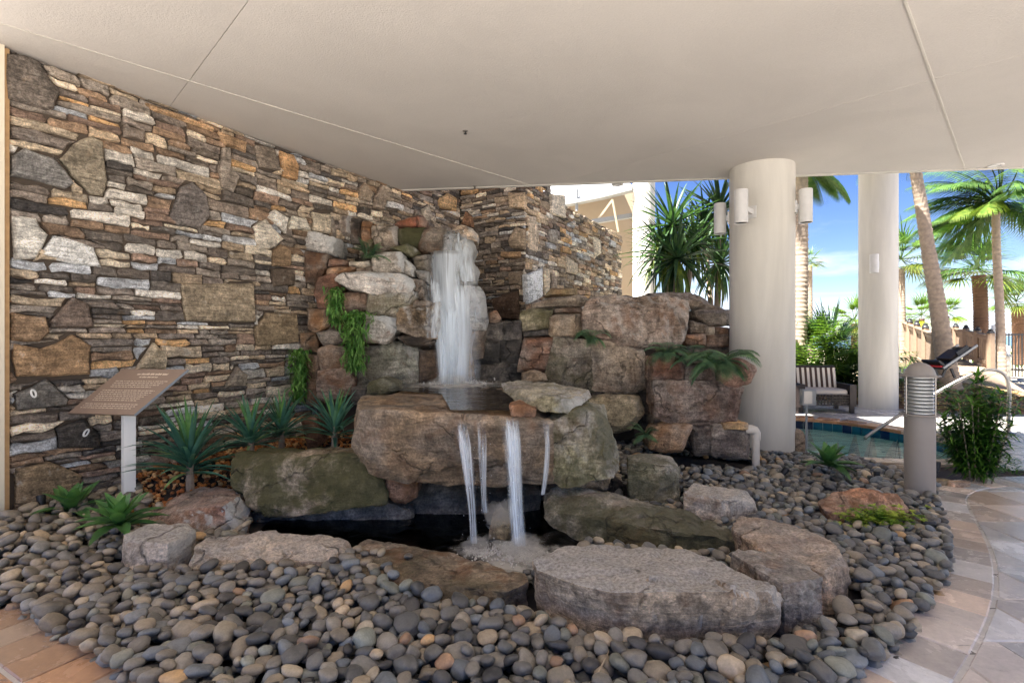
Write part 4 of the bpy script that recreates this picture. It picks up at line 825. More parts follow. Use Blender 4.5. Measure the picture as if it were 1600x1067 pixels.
body(mb, [(-2.42, 6.35), (-1.0, 6.38), (-.9, 6.8), (-.9, 8.9), wp(5.0, .02), wp(3.2, .02)], 0, 2.35); body(mb, [(-.9, 6.75), (.1, 6.95), (.2, 8.3), (-.85, 8.9)], 0, 1.62); body(mb, [(-1.9, 6.95), (-.6, 6.95), (-.55, 7.6), (-1.6, 7.9)], 2.3, 2.72)
mb.build('mortar', M['mortar'], cliff, smooth=False)

crop = empty('rock_outcrop', (1.4, 6.4, 0), 'right rock outcrop of big boulders between the waterfall and the near column', 'rock outcrop', world=True)
CR = [
 ([(832, 476), (860, 464), (911, 462), (921, 470), (905, 480), (855, 483), (832, 481)], 6.85, .5, (128, 112, 92), (.1, .1, 0, .2)), ([(851, 463), (862, 450), (902, 450), (903, 463)], 7.2, .4, (150, 124, 82), (.2, 0, 0, .4)),
 ([(814, 487), (831, 482), (863, 484), (862, 493), (858, 512), (817, 517), (811, 500)], 6.7, .5, (138, 126, 92), (.6, .1, 0, .2)), ([(864, 481), (910, 481), (910, 490), (866, 490)], 6.78, .4, (116, 90, 72), (0, .1, 0, .3)),
 ([(858, 496), (868, 491), (909, 491), (911, 516), (895, 530), (872, 531), (859, 522)], 6.62, .5, (154, 130, 100), (.15, .1, 0, .3)), ([(815, 517), (858, 513), (861, 526), (818, 528)], 6.75, .4, (78, 72, 66), (.1, 0, .1, 0)),
 ([(913, 490), (920, 470), (960, 463), (1058, 465), (1075, 472), (1078, 520), (1060, 541), (1040, 545), (1000, 540), (968, 538), (915, 516)], 6.35, .6, (126, 102, 84), (.1, .35, 0, .35)),
 ([(819, 527), (873, 529), (868, 580), (850, 582), (808, 582)], 6.45, .5, (116, 78, 58), (.1, 0, .15, .5)), ([(866, 528), (930, 532), (932, 612), (905, 614), (850, 600)], 6.36, .5, (110, 98, 78), (.55, 0, .1, .2)),
 ([(926, 532), (1002, 538), (1008, 560), (1014, 605), (985, 607), (972, 619), (950, 616), (926, 608)], 6.3, .5, (142, 122, 98), (.15, .15, 0, .25)), ([(815, 584), (836, 579), (854, 585), (856, 595), (836, 599), (815, 596)], 6.05, .3, (156, 122, 82), (0, .1, .2, .4)),
 ([(921, 624), (945, 618), (1002, 620), (1008, 645), (985, 671), (957, 677), (929, 660)], 6.1, .5, (142, 126, 94), (.35, .1, 0, .2)), ([(990, 600), (1026, 600), (1028, 668), (1000, 668)], 6.45, .4, (62, 54, 48), (.2, 0, .1, .1)), ([(920, 602), (1000, 604), (1000, 625), (920, 626)], 6.4, .4, (60, 52, 46), (.2, 0, .1, .1)),
 ([(1016, 458), (1080, 458), (1099, 467), (1111, 480), (1088, 483), (1030, 471)], 7.4, .5, (124, 106, 86), (.1, .3, 0, .2)), ([(1085, 484), (1139, 485), (1141, 510), (1105, 510), (1088, 497)], 7.3, .5, (122, 108, 92), (.1, .2, 0, .2)), ([(1069, 524), (1103, 521), (1104, 541), (1074, 540)], 6.9, .4, (150, 104, 70), (0, .2, 0, .5)),
 ([(1104, 522), (1141, 522), (1141, 543), (1105, 542)], 7.0, .4, (120, 84, 60), (0, 0, 0, .4)), ([(1104, 510), (1118, 511), (1116, 524), (1104, 523)], 7.0, .3, (176, 152, 118), (0, .3, 0, .2)), ([(1116, 511), (1141, 512), (1141, 524), (1116, 523)], 7.05, .3, (130, 94, 68), (0, 0, 0, .4)), ([(1078, 500), (1105, 507), (1105, 523), (1080, 522)], 7.1, .35, (104, 82, 60), (.1, 0, 0, .3)),
 ([(1060, 540), (1141, 540), (1141, 575), (1060, 575)], 7.05, .3, (70, 60, 50), (.1, 0, 0, .1)), ([(1098, 470), (1112, 478), (1138, 486), (1086, 488)], 7.4, .3, (112, 96, 80), (.1, .2, 0, .2)),
]
for k, (po, d, T, col, (mo, pa, we, ru)) in enumerate(CR):
    big = max(p[0] for p in po)-min(p[0] for p in po) > 40
    ob = rock('rock', ext(po, d, T, .08 if big else .04, .92, tz=.25 if k == 6 else .05), col, crop, seed=200+k, edge=.05, moss=mo, pale=pa, wet=we, rust=ru, hm=False, rough=1.1, chips=7)
    if k == 6: ob['label'] = 'largest purplish-brown boulder on top of the outcrop'
mb = MB(); body(mb, [(.12, 7.0), (.5, 6.72), (1.6, 6.7), (2.3, 7.25), (3.0, 7.45), (3.0, 8.2), (.3, 8.3)], 0, 1.45); body(mb, [(.3, 7.2), (1.5, 6.9), (2.4, 7.6), (2.6, 8.2), (.4, 8.3)], 1.4, 1.86); mb.build('mortar', M['mortar'], crop, smooth=False)
stack = empty('rock_planter', (2.15, 5.95, 0), 'dark brown stacked rock planter holding ferns in front of the near column', 'rock planter', world=True)
CS = [([(1021, 557), (1062, 557), (1070, 575), (1069, 597), (1021, 597)], 5.78, .4, (118, 76, 56), (0, .1, 0, .5)), ([(1071, 571), (1117, 570), (1120, 597), (1072, 597)], 5.76, .4, (84, 64, 54), (0, .1, 0, .3)), ([(1127, 571), (1160, 560), (1186, 575), (1173, 598), (1150, 608), (1126, 606)], 5.7, .4, (124, 88, 70), (.2, .2, 0, .4)),
 ([(1024, 597), (1122, 596), (1161, 606), (1158, 636), (1156, 662), (1092, 665), (1062, 665), (1026, 653)], 5.7, .5, (96, 72, 60), (.05, .1, 0, .35)), ([(1081, 668), (1115, 663), (1116, 712), (1086, 712)], 5.72, .4, (72, 60, 56), (0, 0, 0, .2)), ([(1113, 665), (1133, 663), (1171, 670), (1170, 718), (1155, 718), (1113, 714)], 5.66, .4, (84, 72, 66), (.05, .1, 0, .2)), ([(1131, 661), (1167, 661), (1172, 671), (1132, 672)], 5.62, .35, (176, 136, 86), (0, .2, 0, .4)),
 ([(1116, 572), (1130, 574), (1130, 606), (1118, 606)], 5.85, .3, (66, 54, 48), (0, 0, 0, .2)), ([(1022, 650), (1082, 662), (1082, 700), (1022, 690)], 5.9, .3, (50, 44, 40), (0, 0, 0, .1))]
for k, (po, d, T, col, (mo, pa, we, ru)) in enumerate(CS):
    rock('rock', ext(po, d, T, .05, .95), col, stack, seed=300+k, edge=.05, moss=mo, pale=pa, wet=we, rust=ru, hm=True, rough=1.1, chips=6)
rock('boulder', ext([(1015, 690), (1024, 669), (1046, 664), (1083, 664), (1068, 706), (1040, 708), (1016, 702)], 5.6, .35, .06), (152, 112, 74), seed=310, edge=.04, rust=.5, pale=.2, label='tan wedge-shaped rock at the foot of the fern planter', **KIND)

# ================================================================== WATER
def flat(name, poly, z, mat, kind='structure', sub=.0):
    mb = MB(); mb.add([(x, y, z) for x, y in poly], [tuple(range(len(poly)))]); return tag(mb.build(name, mat, smooth=False), kind=kind)
fl = tag(flat('water', POND, -.02, water_mat('pool_water', (.20, .19, .16, 1), bs_=5.0, bump=.45, foam=((.03, 3.52), .02, .50))), kind='structure')
UP = [tuple(P(*t)[:2]) for t in ((704, 650, 3.85), (800, 650, 3.82), (812, 628, 4.6), (815, 600, 6.3), (742, 600, 6.5), (690, 600, 6.4), (640, 600, 6.2), (606, 618, 5.3), (690, 625, 4.9))]
tag(flat('water', UP, .945, water_mat('ledge_water', (.55, .5, .42, 1), bs_=7.0, bump=.5, foam=((-.66, 6.0), .15, .75))), kind='structure')
def ribbon(name, rows, mat, nc=14, depth=.03, parent=None, seed=1, label=None):
    """rows: (centre point, half-width) from top to bottom; a curved sheet of falling water"""
    rr = random.Random(seed); mb = MB(); L = 0; vs = []; uv = []; prev = None; ph = rr.uniform(0, 9)
    for c, hw in rows:
        c = V(c); L += (c-prev).length if prev is not None else 0; prev = c
        for k in range(nc+1):
            u = k/nc; a = (u-.5)*2
            w_ = mn.noise(V((u*5+ph, L*.6, seed)))*depth*1.2
            vs.append((c.x+a*hw, c.y-depth*math.cos(a*1.4)+w_, c.z)); uv.append((u*.999+.0005, L+.001))
    n = nc+1; fs = [(i*n+k, i*n+k+1, (i+1)*n+k+1, (i+1)*n+k) for i in range(len(rows)-1) for k in range(nc)]
    mb.add(vs, fs, uv=uv); return mb.build(name, mat, parent, angle=None)
def interp_rows(pts, n=16):
    c = catmull([(p.x, p.y, p.z, w) for p, w in pts], max(2, n//(len(pts)-1))); return [(V(q[:3]), q[3]) for q in c]
wf = empty('waterfall', (-.65, 6.2, 0), 'tall white upper waterfall pouring down the rock cliff onto the ledge', 'waterfall', world=True)
def fall(name, l, mat, parent, seed, depth=.03, nc=14, n=18): # (px left, px right, py, d)
    return ribbon(name, interp_rows([((P(a, y, d)+P(b, y, d))/2, (b-a)/1600*d) for a, b, y, d in l], n), mat, nc, depth, parent, seed)
fall('water_film', [(690, 738, 360, 6.44), (690, 740, 380, 6.36), (690, 742, 400, 6.3), (694, 744, 440, 6.24)], M['glaze'], wf, 3, .015)
fall('water_film', [(692, 722, 360, 6.42), (690, 724, 380, 6.32), (690, 726, 402, 6.24)], M['glaze'], wf, 5, .02)
fall('water_sheet', [(668, 738, 440, 6.14), (672, 742, 500, 6.07), (680, 740, 560, 6.03), (682, 736, 604, 6.0)], M['fall'], wf, 3)
fall('water_sheet', [(668, 722, 392, 6.30), (668, 722, 396, 6.17), (668, 722, 404, 6.12), (669, 721, 430, 6.06), (674, 722, 480, 6.01), (682, 726, 540, 5.98), (686, 722, 604, 5.96)], M['lip'], wf, 11, .025)
fall('water_sheet', [(684, 720, 470, 6.0), (688, 716, 520, 5.96), (688, 714, 570, 5.94), (686, 716, 604, 5.93)], M['fall'], wf, 17, .04)
fall('water_sheet', [(700, 752, 440, 6.2), (700, 758, 480, 6.12), (702, 756, 540, 6.07), (704, 750, 600, 6.05)], M['fall2'], wf, 23, .03)
fall('water_film', [(700, 741, 375, 6.4), (702, 746, 420, 6.33), (700, 756, 455, 6.24), (700, 760, 505, 6.24)], M['glaze'], wf, 29, .02)
fall('water_film', [(660, 690, 430, 6.1), (664, 692, 470, 5.86), (664, 690, 528, 5.84)], M['glaze'], wf, 31, .02)
wl = empty('waterfall', (0, 3.72, 0), 'thin lower streams of water falling off the ledge boulder into the pool', 'waterfall', world=True)
for k, l in enumerate([[(708, 738, 654, 3.74), (714, 742, 690, 3.68), (722, 745, 740, 3.65), (732, 745, 800, 3.64), (734, 748, 848, 3.63)], [(710, 732, 660, 3.72), (718, 736, 700, 3.67), (728, 740, 760, 3.645)],
                       [(742, 763, 656, 3.74), (745, 762, 700, 3.67), (750, 762, 760, 3.65), (752, 763, 800, 3.64)], [(778, 813, 650, 3.74), (784, 815, 690, 3.66), (788, 817, 740, 3.63), (794, 820, 800, 3.62), (796, 824, 852, 3.61)],
                       [(783, 810, 655, 3.72), (788, 812, 700, 3.65), (792, 815, 770, 3.62), (798, 820, 850, 3.6)], [(846, 858, 655, 3.76), (850, 860, 690, 3.72), (848, 858, 740, 3.7), (844, 853, 772, 3.7)], [(795, 809, 652, 3.71), (798, 812, 720, 3.63), (803, 817, 850, 3.59)]]):
    rq = random.Random(60+k)
    for j in range(5 if k in (3, 4) else 4):
        o0 = rq.uniform(0, .7); wd = rq.uniform(.18, .42); st_ = rq.uniform(0, 6); l2 = []
        for (a, b, y, d) in l: w_ = b-a; a2 = a+w_*o0+rq.uniform(-1.2, 1.2); l2.append((a2, a2+max(w_*wd, 2.5), y+st_*(y < 665), d+rq.uniform(-.015, .015)))
        fall('water_stream', l2, M['fall'] if (k in (3, 4) and j % 2) else M['fall2'], wl, 40+k*7+j, .008, 5)
    fall('water_film', l, M['glaze'], wl, 90+k, .012, 8)
# foam: heaps of tiny bubbles where the water lands
def bubbles(name, blobs, n, r0, r1, seed, lab):
    rr = random.Random(seed); mb = MB(); bm = bmesh.new(); bmesh.ops.create_icosphere(bm, subdivisions=1, radius=1); bv = [v.co.copy() for v in bm.verts]; bf = [tuple(v.index for v in f.verts) for f in bm.faces]; bm.free()
    for _ in range(n):
        c, s = rr.choice(blobs); p = V(c)+V((rr.gauss(0, s[0]), rr.gauss(0, s[1]), abs(rr.gauss(0, s[2])))); r = rr.uniform(r0, r1)
        mb.add([p+b*r for b in bv], bf)
    return tag(mb.build(name, M['foam'], angle=None), lab, kind='stuff')
m_, t_ = newmat('foam'); M['foam'] = m_
finish(t_, nd(t_, 'ShaderNodeMixShader', {0: .4, 1: nd(t_, 'ShaderNodeBsdfPrincipled', {'Base Color': (.8, .79, .76, 1), 'Roughness': .4}).outputs[0], 2: nd(t_, 'ShaderNodeBsdfTransparent').outputs[0]}).outputs[0])
rq = random.Random(77); mb = MB()
for k in range(220):      # loose drops thrown off both falls
    if k < 160: px, py = rq.gauss(708, 24), rq.uniform(400, 600); p = P(px, py, 6.0+rq.uniform(-.12, .1))
    else: px, py = rq.choice((738, 756, 806))+rq.gauss(0, 12), rq.uniform(690, 850); p = P(px, py, 3.62+rq.uniform(-.1, .05))
    r = rq.uniform(.0012, .0026); mb.add([p+V((0, 0, r*2.2)), p+V((r, 0, 0)), p+V((-r*.5, r*.9, 0)), p+V((-r*.5, -r*.9, 0)), p-V((0, 0, r))], [(0, 1, 2), (0, 2, 3), (0, 3, 1), (4, 2, 1), (4, 3, 2), (4, 1, 3)])
m_, t_ = newmat('drops'); finish(t_, nd(t_, 'ShaderNodeBsdfPrincipled', {'Base Color': (.9, .94, 1, 1), 'Roughness': .1}).outputs[0]); M['drops'] = m_
tag(mb.build('droplets', M['drops'], angle=None), 'loose water drops around the falls', kind='stuff')
bubbles('foam', [(P(705, 604, 5.95), (.16, .10, .025)), (P(690, 602, 6.0), (.1, .08, .02)), (P(725, 600, 6.0), (.14, .1, .02))], 700, .004, .013, 3, 'white foam where upper waterfall lands')
m_, t_ = newmat('spray'); M['spray'] = m_
vol = nd(t_, 'ShaderNodeVolumePrincipled', {'Color': (.95, .93, .88, 1), 'Density': 5.5, 'Anisotropy': .2}); o_ = nd(t_, 'ShaderNodeOutputMaterial', {'Volume': vol.outputs[0]})
def puff(p, s, seed):
    bm = bmesh.new(); bmesh.ops.create_icosphere(bm, subdivisions=4, radius=1)
    for v in bm.verts:
        k = 1+.55*mn.fractal(v.co*1.6+V((seed, 0, 0)), .8, 2, 4); v.co = V((v.co.x*s[0]*k, v.co.y*s[1]*k, max(v.co.z*k, -.15)*s[2]))
    me = bpy.data.meshes.new('spray'); bm.to_mesh(me); bm.free(); me.materials.append(M['spray'])
    ob = link('spray', me, None, p); return tag(ob, kind='stuff')
for i, (px, py, d, s) in enumerate([(748, 856, 3.62, (.10, .09, .085)), (812, 860, 3.56, (.17, .12, .09)), (786, 812, 3.74, (.12, .10, .13)), (840, 872, 3.45, (.13, .09, .05)), (735, 866, 3.5, (.07, .06, .05)), (705, 600, 5.95, (.2, .12, .14))]): puff(P(px, py, d), s, i*3.3)
bubbles('foam', [(P(812, 872, 3.5), (.11, .07, .012)), (P(748, 866, 3.55), (.06, .05, .012)), (P(790, 860, 3.62), (.1, .08, .02))], 420, .003, .009, 5, 'foam where lower streams hit the pool')

# ================================================================== PEBBLES
bedm = inpoly(GX, GY, bedpoly) & ~inpoly(GX, GY, POND)
lw = (GX-WO[0])*WN[0]+(GY-WO[1])*WN[1]; lu = (GX-WO[0])*WT[0]+(GY-WO[1])*WT[1]
HM[~bedm] = 9.0
HM[(lw < .1)] = 9.0; HM[(lw < 1.25) & (lu > .75)] = 9.0                # the planted strip along the wall carries gravel instead
HM[(GX-C1[0])**2+(GY-C1[1])**2 < .39**2] = 9.0
BASE = gh(GX, GY)-.03
PCOL = [((104, 102, 97), 8), ((118, 113, 104), 8), ((84, 84, 82), 6), ((132, 122, 106), 4), ((104, 109, 112), 6), ((146, 136, 118), 2.6), ((166, 150, 126), 1.3), ((174, 142, 102), .3), ((68, 67, 66), 3), ((146, 118, 94), .2), ((118, 120, 110), 3)]
CNAME = {0: 'mid grey', 1: 'warm grey', 2: 'dark grey', 3: 'brownish grey', 4: 'blue-grey', 5: 'pale tan-grey', 6: 'light tan', 7: 'orange-tan', 8: 'charcoal', 9: 'rusty orange', 10: 'greenish grey'}
free = np.argwhere((HM < .6)); PEB = []
WARM = lambda x: min(1, max(0, (-x-.8)/2.0))
def drop(i0, j0, a, b, c, yaw):
    r = int(a/HM_C)+1
    if i0-r < 0 or j0-r < 0 or i0+r+1 > HM_N[0] or j0+r+1 > HM_N[1]: return None
    s = HM[i0-r:i0+r+1, j0-r:j0+r+1]; k = np.arange(-r, r+1)*HM_C; dx, dy = np.meshgrid(k, k, indexing='ij')
    u = (dx*math.cos(yaw)+dy*math.sin(yaw))/a; v = (-dx*math.sin(yaw)+dy*math.cos(yaw))/b; q = 1-u*u-v*v; mk = q > .12
    if not mk.any(): return None
    cap = c*np.sqrt(np.clip(q, 0, 1)); z = (s[mk]+cap[mk]*.86).max()
    return z, s, mk, cap
NP = 10200
for n in range(NP):
    a = rnd.uniform(.028, .047) if rnd.random() < .84 else rnd.uniform(.045, .066)
    b = a*rnd.uniform(.66, .92); c = a*rnd.uniform(.42, .62); best = None
    for t in range(5 if n < 5200 else 9):
        i0, j0 = free[rnd.randrange(len(free))]; yaw = rnd.uniform(0, math.pi); r = drop(i0, j0, a, b, c, yaw)
        if r is None: continue
        x, y = gx[i0], gy[j0]; rel = r[0]-BASE[i0, j0]
        if best is None or rel < best[0]: best = (rel, r, i0, j0, yaw)
    if best is None or best[0] > .115: continue
    rel, (z, s, mk, cap), i0, j0, yaw = best; s[mk] = np.maximum(s[mk], z+cap[mk]*.96)
    PEB.append([gx[i0], gy[j0], z, a, b, c, yaw, i0, j0])
bm = bmesh.new(); bmesh.ops.create_icosphere(bm, subdivisions=2, radius=1); s2v = np.array([v.co[:] for v in bm.verts]); s2f = [tuple(v.index for v in f.verts) for f in bm.faces]; bm.free()
bm = bmesh.new(); bmesh.ops.create_icosphere(bm, subdivisions=1, radius=1); s1v = np.array([v.co[:] for v in bm.verts]); s1f = [tuple(v.index for v in f.verts) for f in bm.faces]; bm.free()
bm = bmesh.new(); bmesh.ops.create_icosphere(bm, subdivisions=3, radius=1); s3v = np.array([v.co[:] for v in bm.verts]); s3f = [tuple(v.index for v in f.verts) for f in bm.faces]; bm.free()
def shape(v, k):
    out = v.copy()
    for i, p in enumerate(v):
        f = 1+.26*mn.noise(V(p)*.9+V((k*7.3, k*2.1, 0)))+.08*mn.noise(V(p)*2.3+V((k*3.1, 4, k)))
        out[i] = np.sign(p)*np.abs(p)**.9*f
    return out
VAR3 = [shape(s3v, k) for k in range(8)]; VAR2 = [shape(s2v, k+20) for k in range(8)]; VAR1 = [shape(s1v, k+20) for k in range(8)]
def rot(yaw, tx, ty): return np.array((Matrix.Rotation(yaw, 3, 'Z') @ Matrix.Rotation(tx, 3, 'X') @ Matrix.Rotation(ty, 3, 'Y')))
rec = []
for q in PEB:
    x, y, z, a, b, c, yaw, i0, j0 = q; px, py = 800+800*x/y, 525-800*(z-1.5)/y
    vis = 0 <= px <= 1600 and py <= 1075 and HM[max(i0-2, 0):i0+3, max(j0-2, 0):j0+3].mean() < z+c*1.02+.004
    ci = rnd.choices(range(len(PCOL)), [w for _, w in PCOL])[0]
    rec.append((a*b/(y*y) if vis else 0, q, ci, px, py))
rec.sort(key=lambda r: -r[0])
pm = []
for k in range(8):
    m_ = MB(); m_.add(VAR3[k], s3f); pm.append(m_.mesh('pebble', M['pebble1'], True, None))
def area(px, py, x, y):
    dep = ', frontmost' if py > 990 else (', farther back' if py < 930 else '')
    return area0(px, py, x, y)+dep
def area0(px, py, x, y):
    if x < -1.3: return 'at the orange paving corner' if x < -1.75 else 'left of the rusty-edged slab'
    if y > 3.9: return 'behind the tan layered boulder'
    if x > 1.75: return 'along the curved paving edge'
    if x > 1.1: return 'below the dark-topped grey boulder'
    if x > .05: return 'in front of the pale flat boulder'
    if x > -.75: return 'in front of the wet brown slab'
    return 'in front of the rusty-edged slab'
for k, (s_, q, ci, px, py) in enumerate(rec[:300]):
    x, y, z, a, b, c, yaw, i0, j0 = q; tx, ty = rnd.gauss(0, .3), rnd.gauss(0, .3)
    o = bpy.data.objects.new('pebble', pm[k % 8]); COL.objects.link(o); o.location = (x, y, z)
    o.rotation_euler = Matrix(rot(yaw, tx, ty)).to_euler(); o.scale = (a*1.06, b*1.06, c*1.06)
    col = np.array(PCOL[ci][0], float); w_ = WARM(x); col = col*(1-.3*w_)+np.array((160, 138, 110))*.3*w_; o.color = rgb(*(col*rnd.uniform(.85, 1.15)), 1.15)
    sz = 'large' if a > .058 else ('small' if a < .045 else 'medium'); shp = 'long oval' if b/a < .74 else ('round' if b/a > .85 else 'egg-shaped')
    tag(o, f'{sz} {CNAME[ci]} {shp} pebble {area(px, py, x, y)}', 'pebble', 'loose river pebbles in the bed')
vs, fs, ts, base = [], [], [], 0
for k, (s_, q, ci, px, py) in enumerate(rec[300:]):
    x, y, z, a, b, c, yaw, i0, j0 = q; R = rot(yaw, rnd.gauss(0, .3), rnd.gauss(0, .3)); hi = s_ > 0
    v = (VAR2 if hi else VAR1)[k % 8]*np.array((a, b, c))*1.06; v = v@R.T+np.array((x, y, z)); vs.append(v); ff = np.array(s2f if hi else s1f)+base; fs.append(ff); base += len(v)
    col = np.array(PCOL[ci][0], float); w_ = WARM(x); col = col*(1-.3*w_)+np.array((160, 138, 110))*.3*w_; ts.append(np.tile(np.array(rgb(*(col*rnd.uniform(.85, 1.15)), 1.15)), (len(ff), 1)))
def bigmesh(name, vs, fs, ts, mat):
    v = np.concatenate(vs).astype('f'); f = np.concatenate(fs).astype('i'); t = np.concatenate(ts).astype('f'); me = bpy.data.meshes.new(name)
    me.vertices.add(len(v)); me.vertices.foreach_set('co', v.ravel()); me.loops.add(f.size); me.loops.foreach_set('vertex_index', f.ravel()); k = f.shape[1]
    me.polygons.add(len(f)); me.polygons.foreach_set('loop_start', np.arange(0, f.size, k, dtype='i')); me.polygons.foreach_set('loop_total', np.full(len(f), k, 'i'))
    me.update(calc_edges=True); ca = me.attributes.new('tint', 'FLOAT_COLOR', 'FACE'); ca.data.foreach_set('color', t.ravel())
    me.polygons.foreach_set('use_smooth', np.ones(len(f), bool)); me.materials.append(mat); me.validate(); return me
tag(link('pebbles', bigmesh('pebbles', vs, fs, ts, M['pebbleN'])), 'mass of smaller and farther grey river pebbles filling the bed', kind='stuff')
# orange gravel of the planted strip
vs, fs, ts, base = [], [], [], 0; s1 = VAR2
for k in range(3600):
    u, w_ = rnd.uniform(.5, 3.6), rnd.uniform(.02, 1.35); p = WO+WT*u+WN*w_; r = rnd.uniform(.010, .026); z = float(gh(p[0], p[1]))-.035+rnd.uniform(0, .02)
    v = s1[k % 8]*np.array((r, r*.8, r*.6)); v = v@rot(rnd.uniform(0, 6), rnd.gauss(0, .4), rnd.gauss(0, .4)).T+np.array((p[0], p[1], z)); vs.append(v); ff = np.array(s2f)+base; fs.append(ff); base += len(v)
    c = random.Random(k).choice(((178, 112, 56), (150, 88, 44), (196, 140, 84), (120, 76, 44), (206, 168, 120))); ts.append(np.tile(np.array(rgb(*c)), (len(ff), 1)))
tag(link('gravel', bigmesh('gravel', vs, fs, ts, M['gravel'])), 'orange gravel of the planted strip', kind='stuff')

# ================================================================== PLANTS
ZV = V((0, 0, 1))
def blade_geo(p, d, L, W_, droop, n=5, fold=.25, prof='sword', side=None):
    """one leaf blade as vertices and faces: a folded strip that bends with its weight"""
    p = V(p); d = V(d).normalized(); vs = []; fs = []; step = L/n
    for i in range(n+1):
        s = i/n
        sd = (side if side is not None else d.cross(ZV)); sd = sd.normalized() if sd.length > .05 else V((1, 0, 0)); up = sd.cross(d).normalized()
        if prof == 'sword': w = W_*min(1, .45+s*2.2)*(1-s**2.6)
        elif prof == 'wide': w = W_*(math.sin(math.pi*min(1, (s*.92+.08))**.75))**.8
        else: w = W_*(1-s)**.7*min(1, .4+s*5)
        w = max(w, .0008)
        vs += [p-sd*w+up*w*fold*2, p, p+sd*w+up*w*fold*2]
        d = (d-ZV*droop*(1.0/n)*(.4+1.4*s)).normalized(); p = p+d*step
    for i in range(n):
        a = i*3; fs += [(a, a+1, a+4, a+3), (a+1, a+2, a+5, a+4)]
    return vs, fs
def sph(az, el): return V((math.cos(az)*math.cos(el), math.sin(az)*math.cos(el), math.sin(el)))
def leafmesh(name, mat, L, W_, droop, prof, n=6, fold=.25, el=0.0, k=0):
    m = MB(); v, f = blade_geo((0, 0, 0), sph(0, el), L, W_, droop, n, fold, prof); m.add(v, f); return m.mesh(name, mat, True, None)
SW = [leafmesh('leaf', M['yucca'], 1, .040, dr, 'sword', 7, .3, el) for dr in (.15, .5, 1.0) for el in (0,)]
def sword_plant(px, py, d, h, lab, seed, n=60, stem=.12, z=None):
    rr = random.Random(seed); b = P(px, py, d); o = empty('sword_leaf_plant', b, lab, 'plant', 'spiky sword-leaf plants along the wall')
    m = MB(); m.tube([(0, 0, -.1), (0, 0, stem*.5), (.01, 0, stem+.08)], [.035, .03, .02], 8); m.build('stem', M['bark'], o)
    for k in range(n):
        s = k/n; el = math.radians(12+70*s**.9+rr.uniform(-9, 9)); az = k*2.39996+rr.uniform(-.3, .3)
        lf = bpy.data.objects.new('leaf', SW[0 if s > .6 else (1 if rr.random() < .7 else 2)]); COL.objects.link(lf); lf.parent = o
        L = h*rr.uniform(.78, 1.08)*(.8+.2*math.sin(math.pi*s)); lf.location = (0, 0, stem*(.3+.8*s)); lf.rotation_euler = Matrix(Matrix.Rotation(az, 3, 'Z') @ Matrix.Rotation(-el, 3, 'Y')).to_euler(); lf.scale = (L, L*rr.uniform(.85, 1.25), L)
        g = rr.uniform(.75, 1.2); y_ = max(0, s-.72)*2.6; lf.color = (g*(1+2.2*y_), g*(1+1.3*y_), g*(1-.6*y_), 1)
        if rr.random() < .05 and s < .3: lf.color = (3.2, 1.9, 1.1, 1)
    return o
sword_plant(297, 752, 4.45, .62, 'largest spiky blue-green plant behind the plaque, on orange gravel', 1, 70, .2)
sword_plant(392, 704, 4.85, .50, 'spiky blue-green plant above the left mossy block, second from the plaque', 2, 56)
sword_plant(440, 690, 5.2, .48, 'dim spiky plant close to the wall under the lowest hanging vine', 3, 46)
sword_plant(523, 690, 4.95, .50, 'spiky plant with yellow-green crown left of the great ledge boulder', 4, 56)
AG = [leafmesh('leaf', M['agave'], 1, .17, dr, 'wide', 7, .22) for dr in (.2, .6)]
def agave(px, py, d, r, lab, seed, n=22):
    rr = random.Random(seed); b = P(px, py, d); o = empty('agave', b, lab, 'agave', 'green agave rosettes in the pebbles')
    for k in range(n):
        s = k/n; el = math.radians(6+72*s**1.1+rr.uniform(-7, 7)); az = k*2.39996+rr.uniform(-.2, .2)
        lf = bpy.data.objects.new('leaf', AG[0 if s > .4 else 1]); COL.objects.link(lf); lf.parent = o
        L = r*rr.uniform(.85, 1.1)*(1-.45*s); lf.location = (0, 0, .02+.05*s); lf.rotation_euler = Matrix(Matrix.Rotation(az, 3, 'Z') @ Matrix.Rotation(-el, 3, 'Y')).to_euler(); lf.scale = (L, L*(.8+.5*s), L)
        g = rr.uniform(.75, 1.05)+.5*s; lf.color = (g, g, g*.9, 1)
    return o
agave(112, 806, 3.95, .34, 'green agave rosette beside the black spotlight near the wall end', 1)
agave(186, 828, 3.58, .33, 'green agave rosette at the foot of the plaque post', 2)
agave(1294, 732, 5.3, .36, 'small green agave rosette in pebbles right of the near column', 3)
def pinnate(mb, p, d, L, lw, droop, nl=16, n=8, leafdrop=.3, lwid=.16, side=None, tint=None, rach=.006, wind=V((0, 0, 0))):
    """a feather frond: a bending rib with leaflets down both sides"""
    p = V(p); d = V(d).normalized(); pts = [p.copy()]; ds = [d.copy()]; st = L/n
    for i in range(n):
        d = (d-ZV*droop/n*(.4+1.3*i/n)+wind/n).normalized(); p = p+d*st; pts.append(p.copy()); ds.append(d.copy())
    mb.tube(pts, [rach*(1-.85*i/n) for i in range(n+1)], 4, tint, caps=False)
    for k in range(nl):
        s = (k+.8)/(nl+.3); i = min(int(s*n), n-1); f = s*n-i; q = pts[i].lerp(pts[i+1], f); dd = ds[i]; sd = dd.cross(ZV); sd = sd.normalized() if sd.length > .05 else V((1, 0, 0))
        l = lw*(math.sin(math.pi*min(1, .12+s*.86))**.7)
        for sg in (-1, 1):
            v, ff = blade_geo(q, sd*sg+dd*.55-ZV*leafdrop+wind*.6, l, l*lwid, .5, 3, .1, 'tip'); mb.add(v, ff, tint)
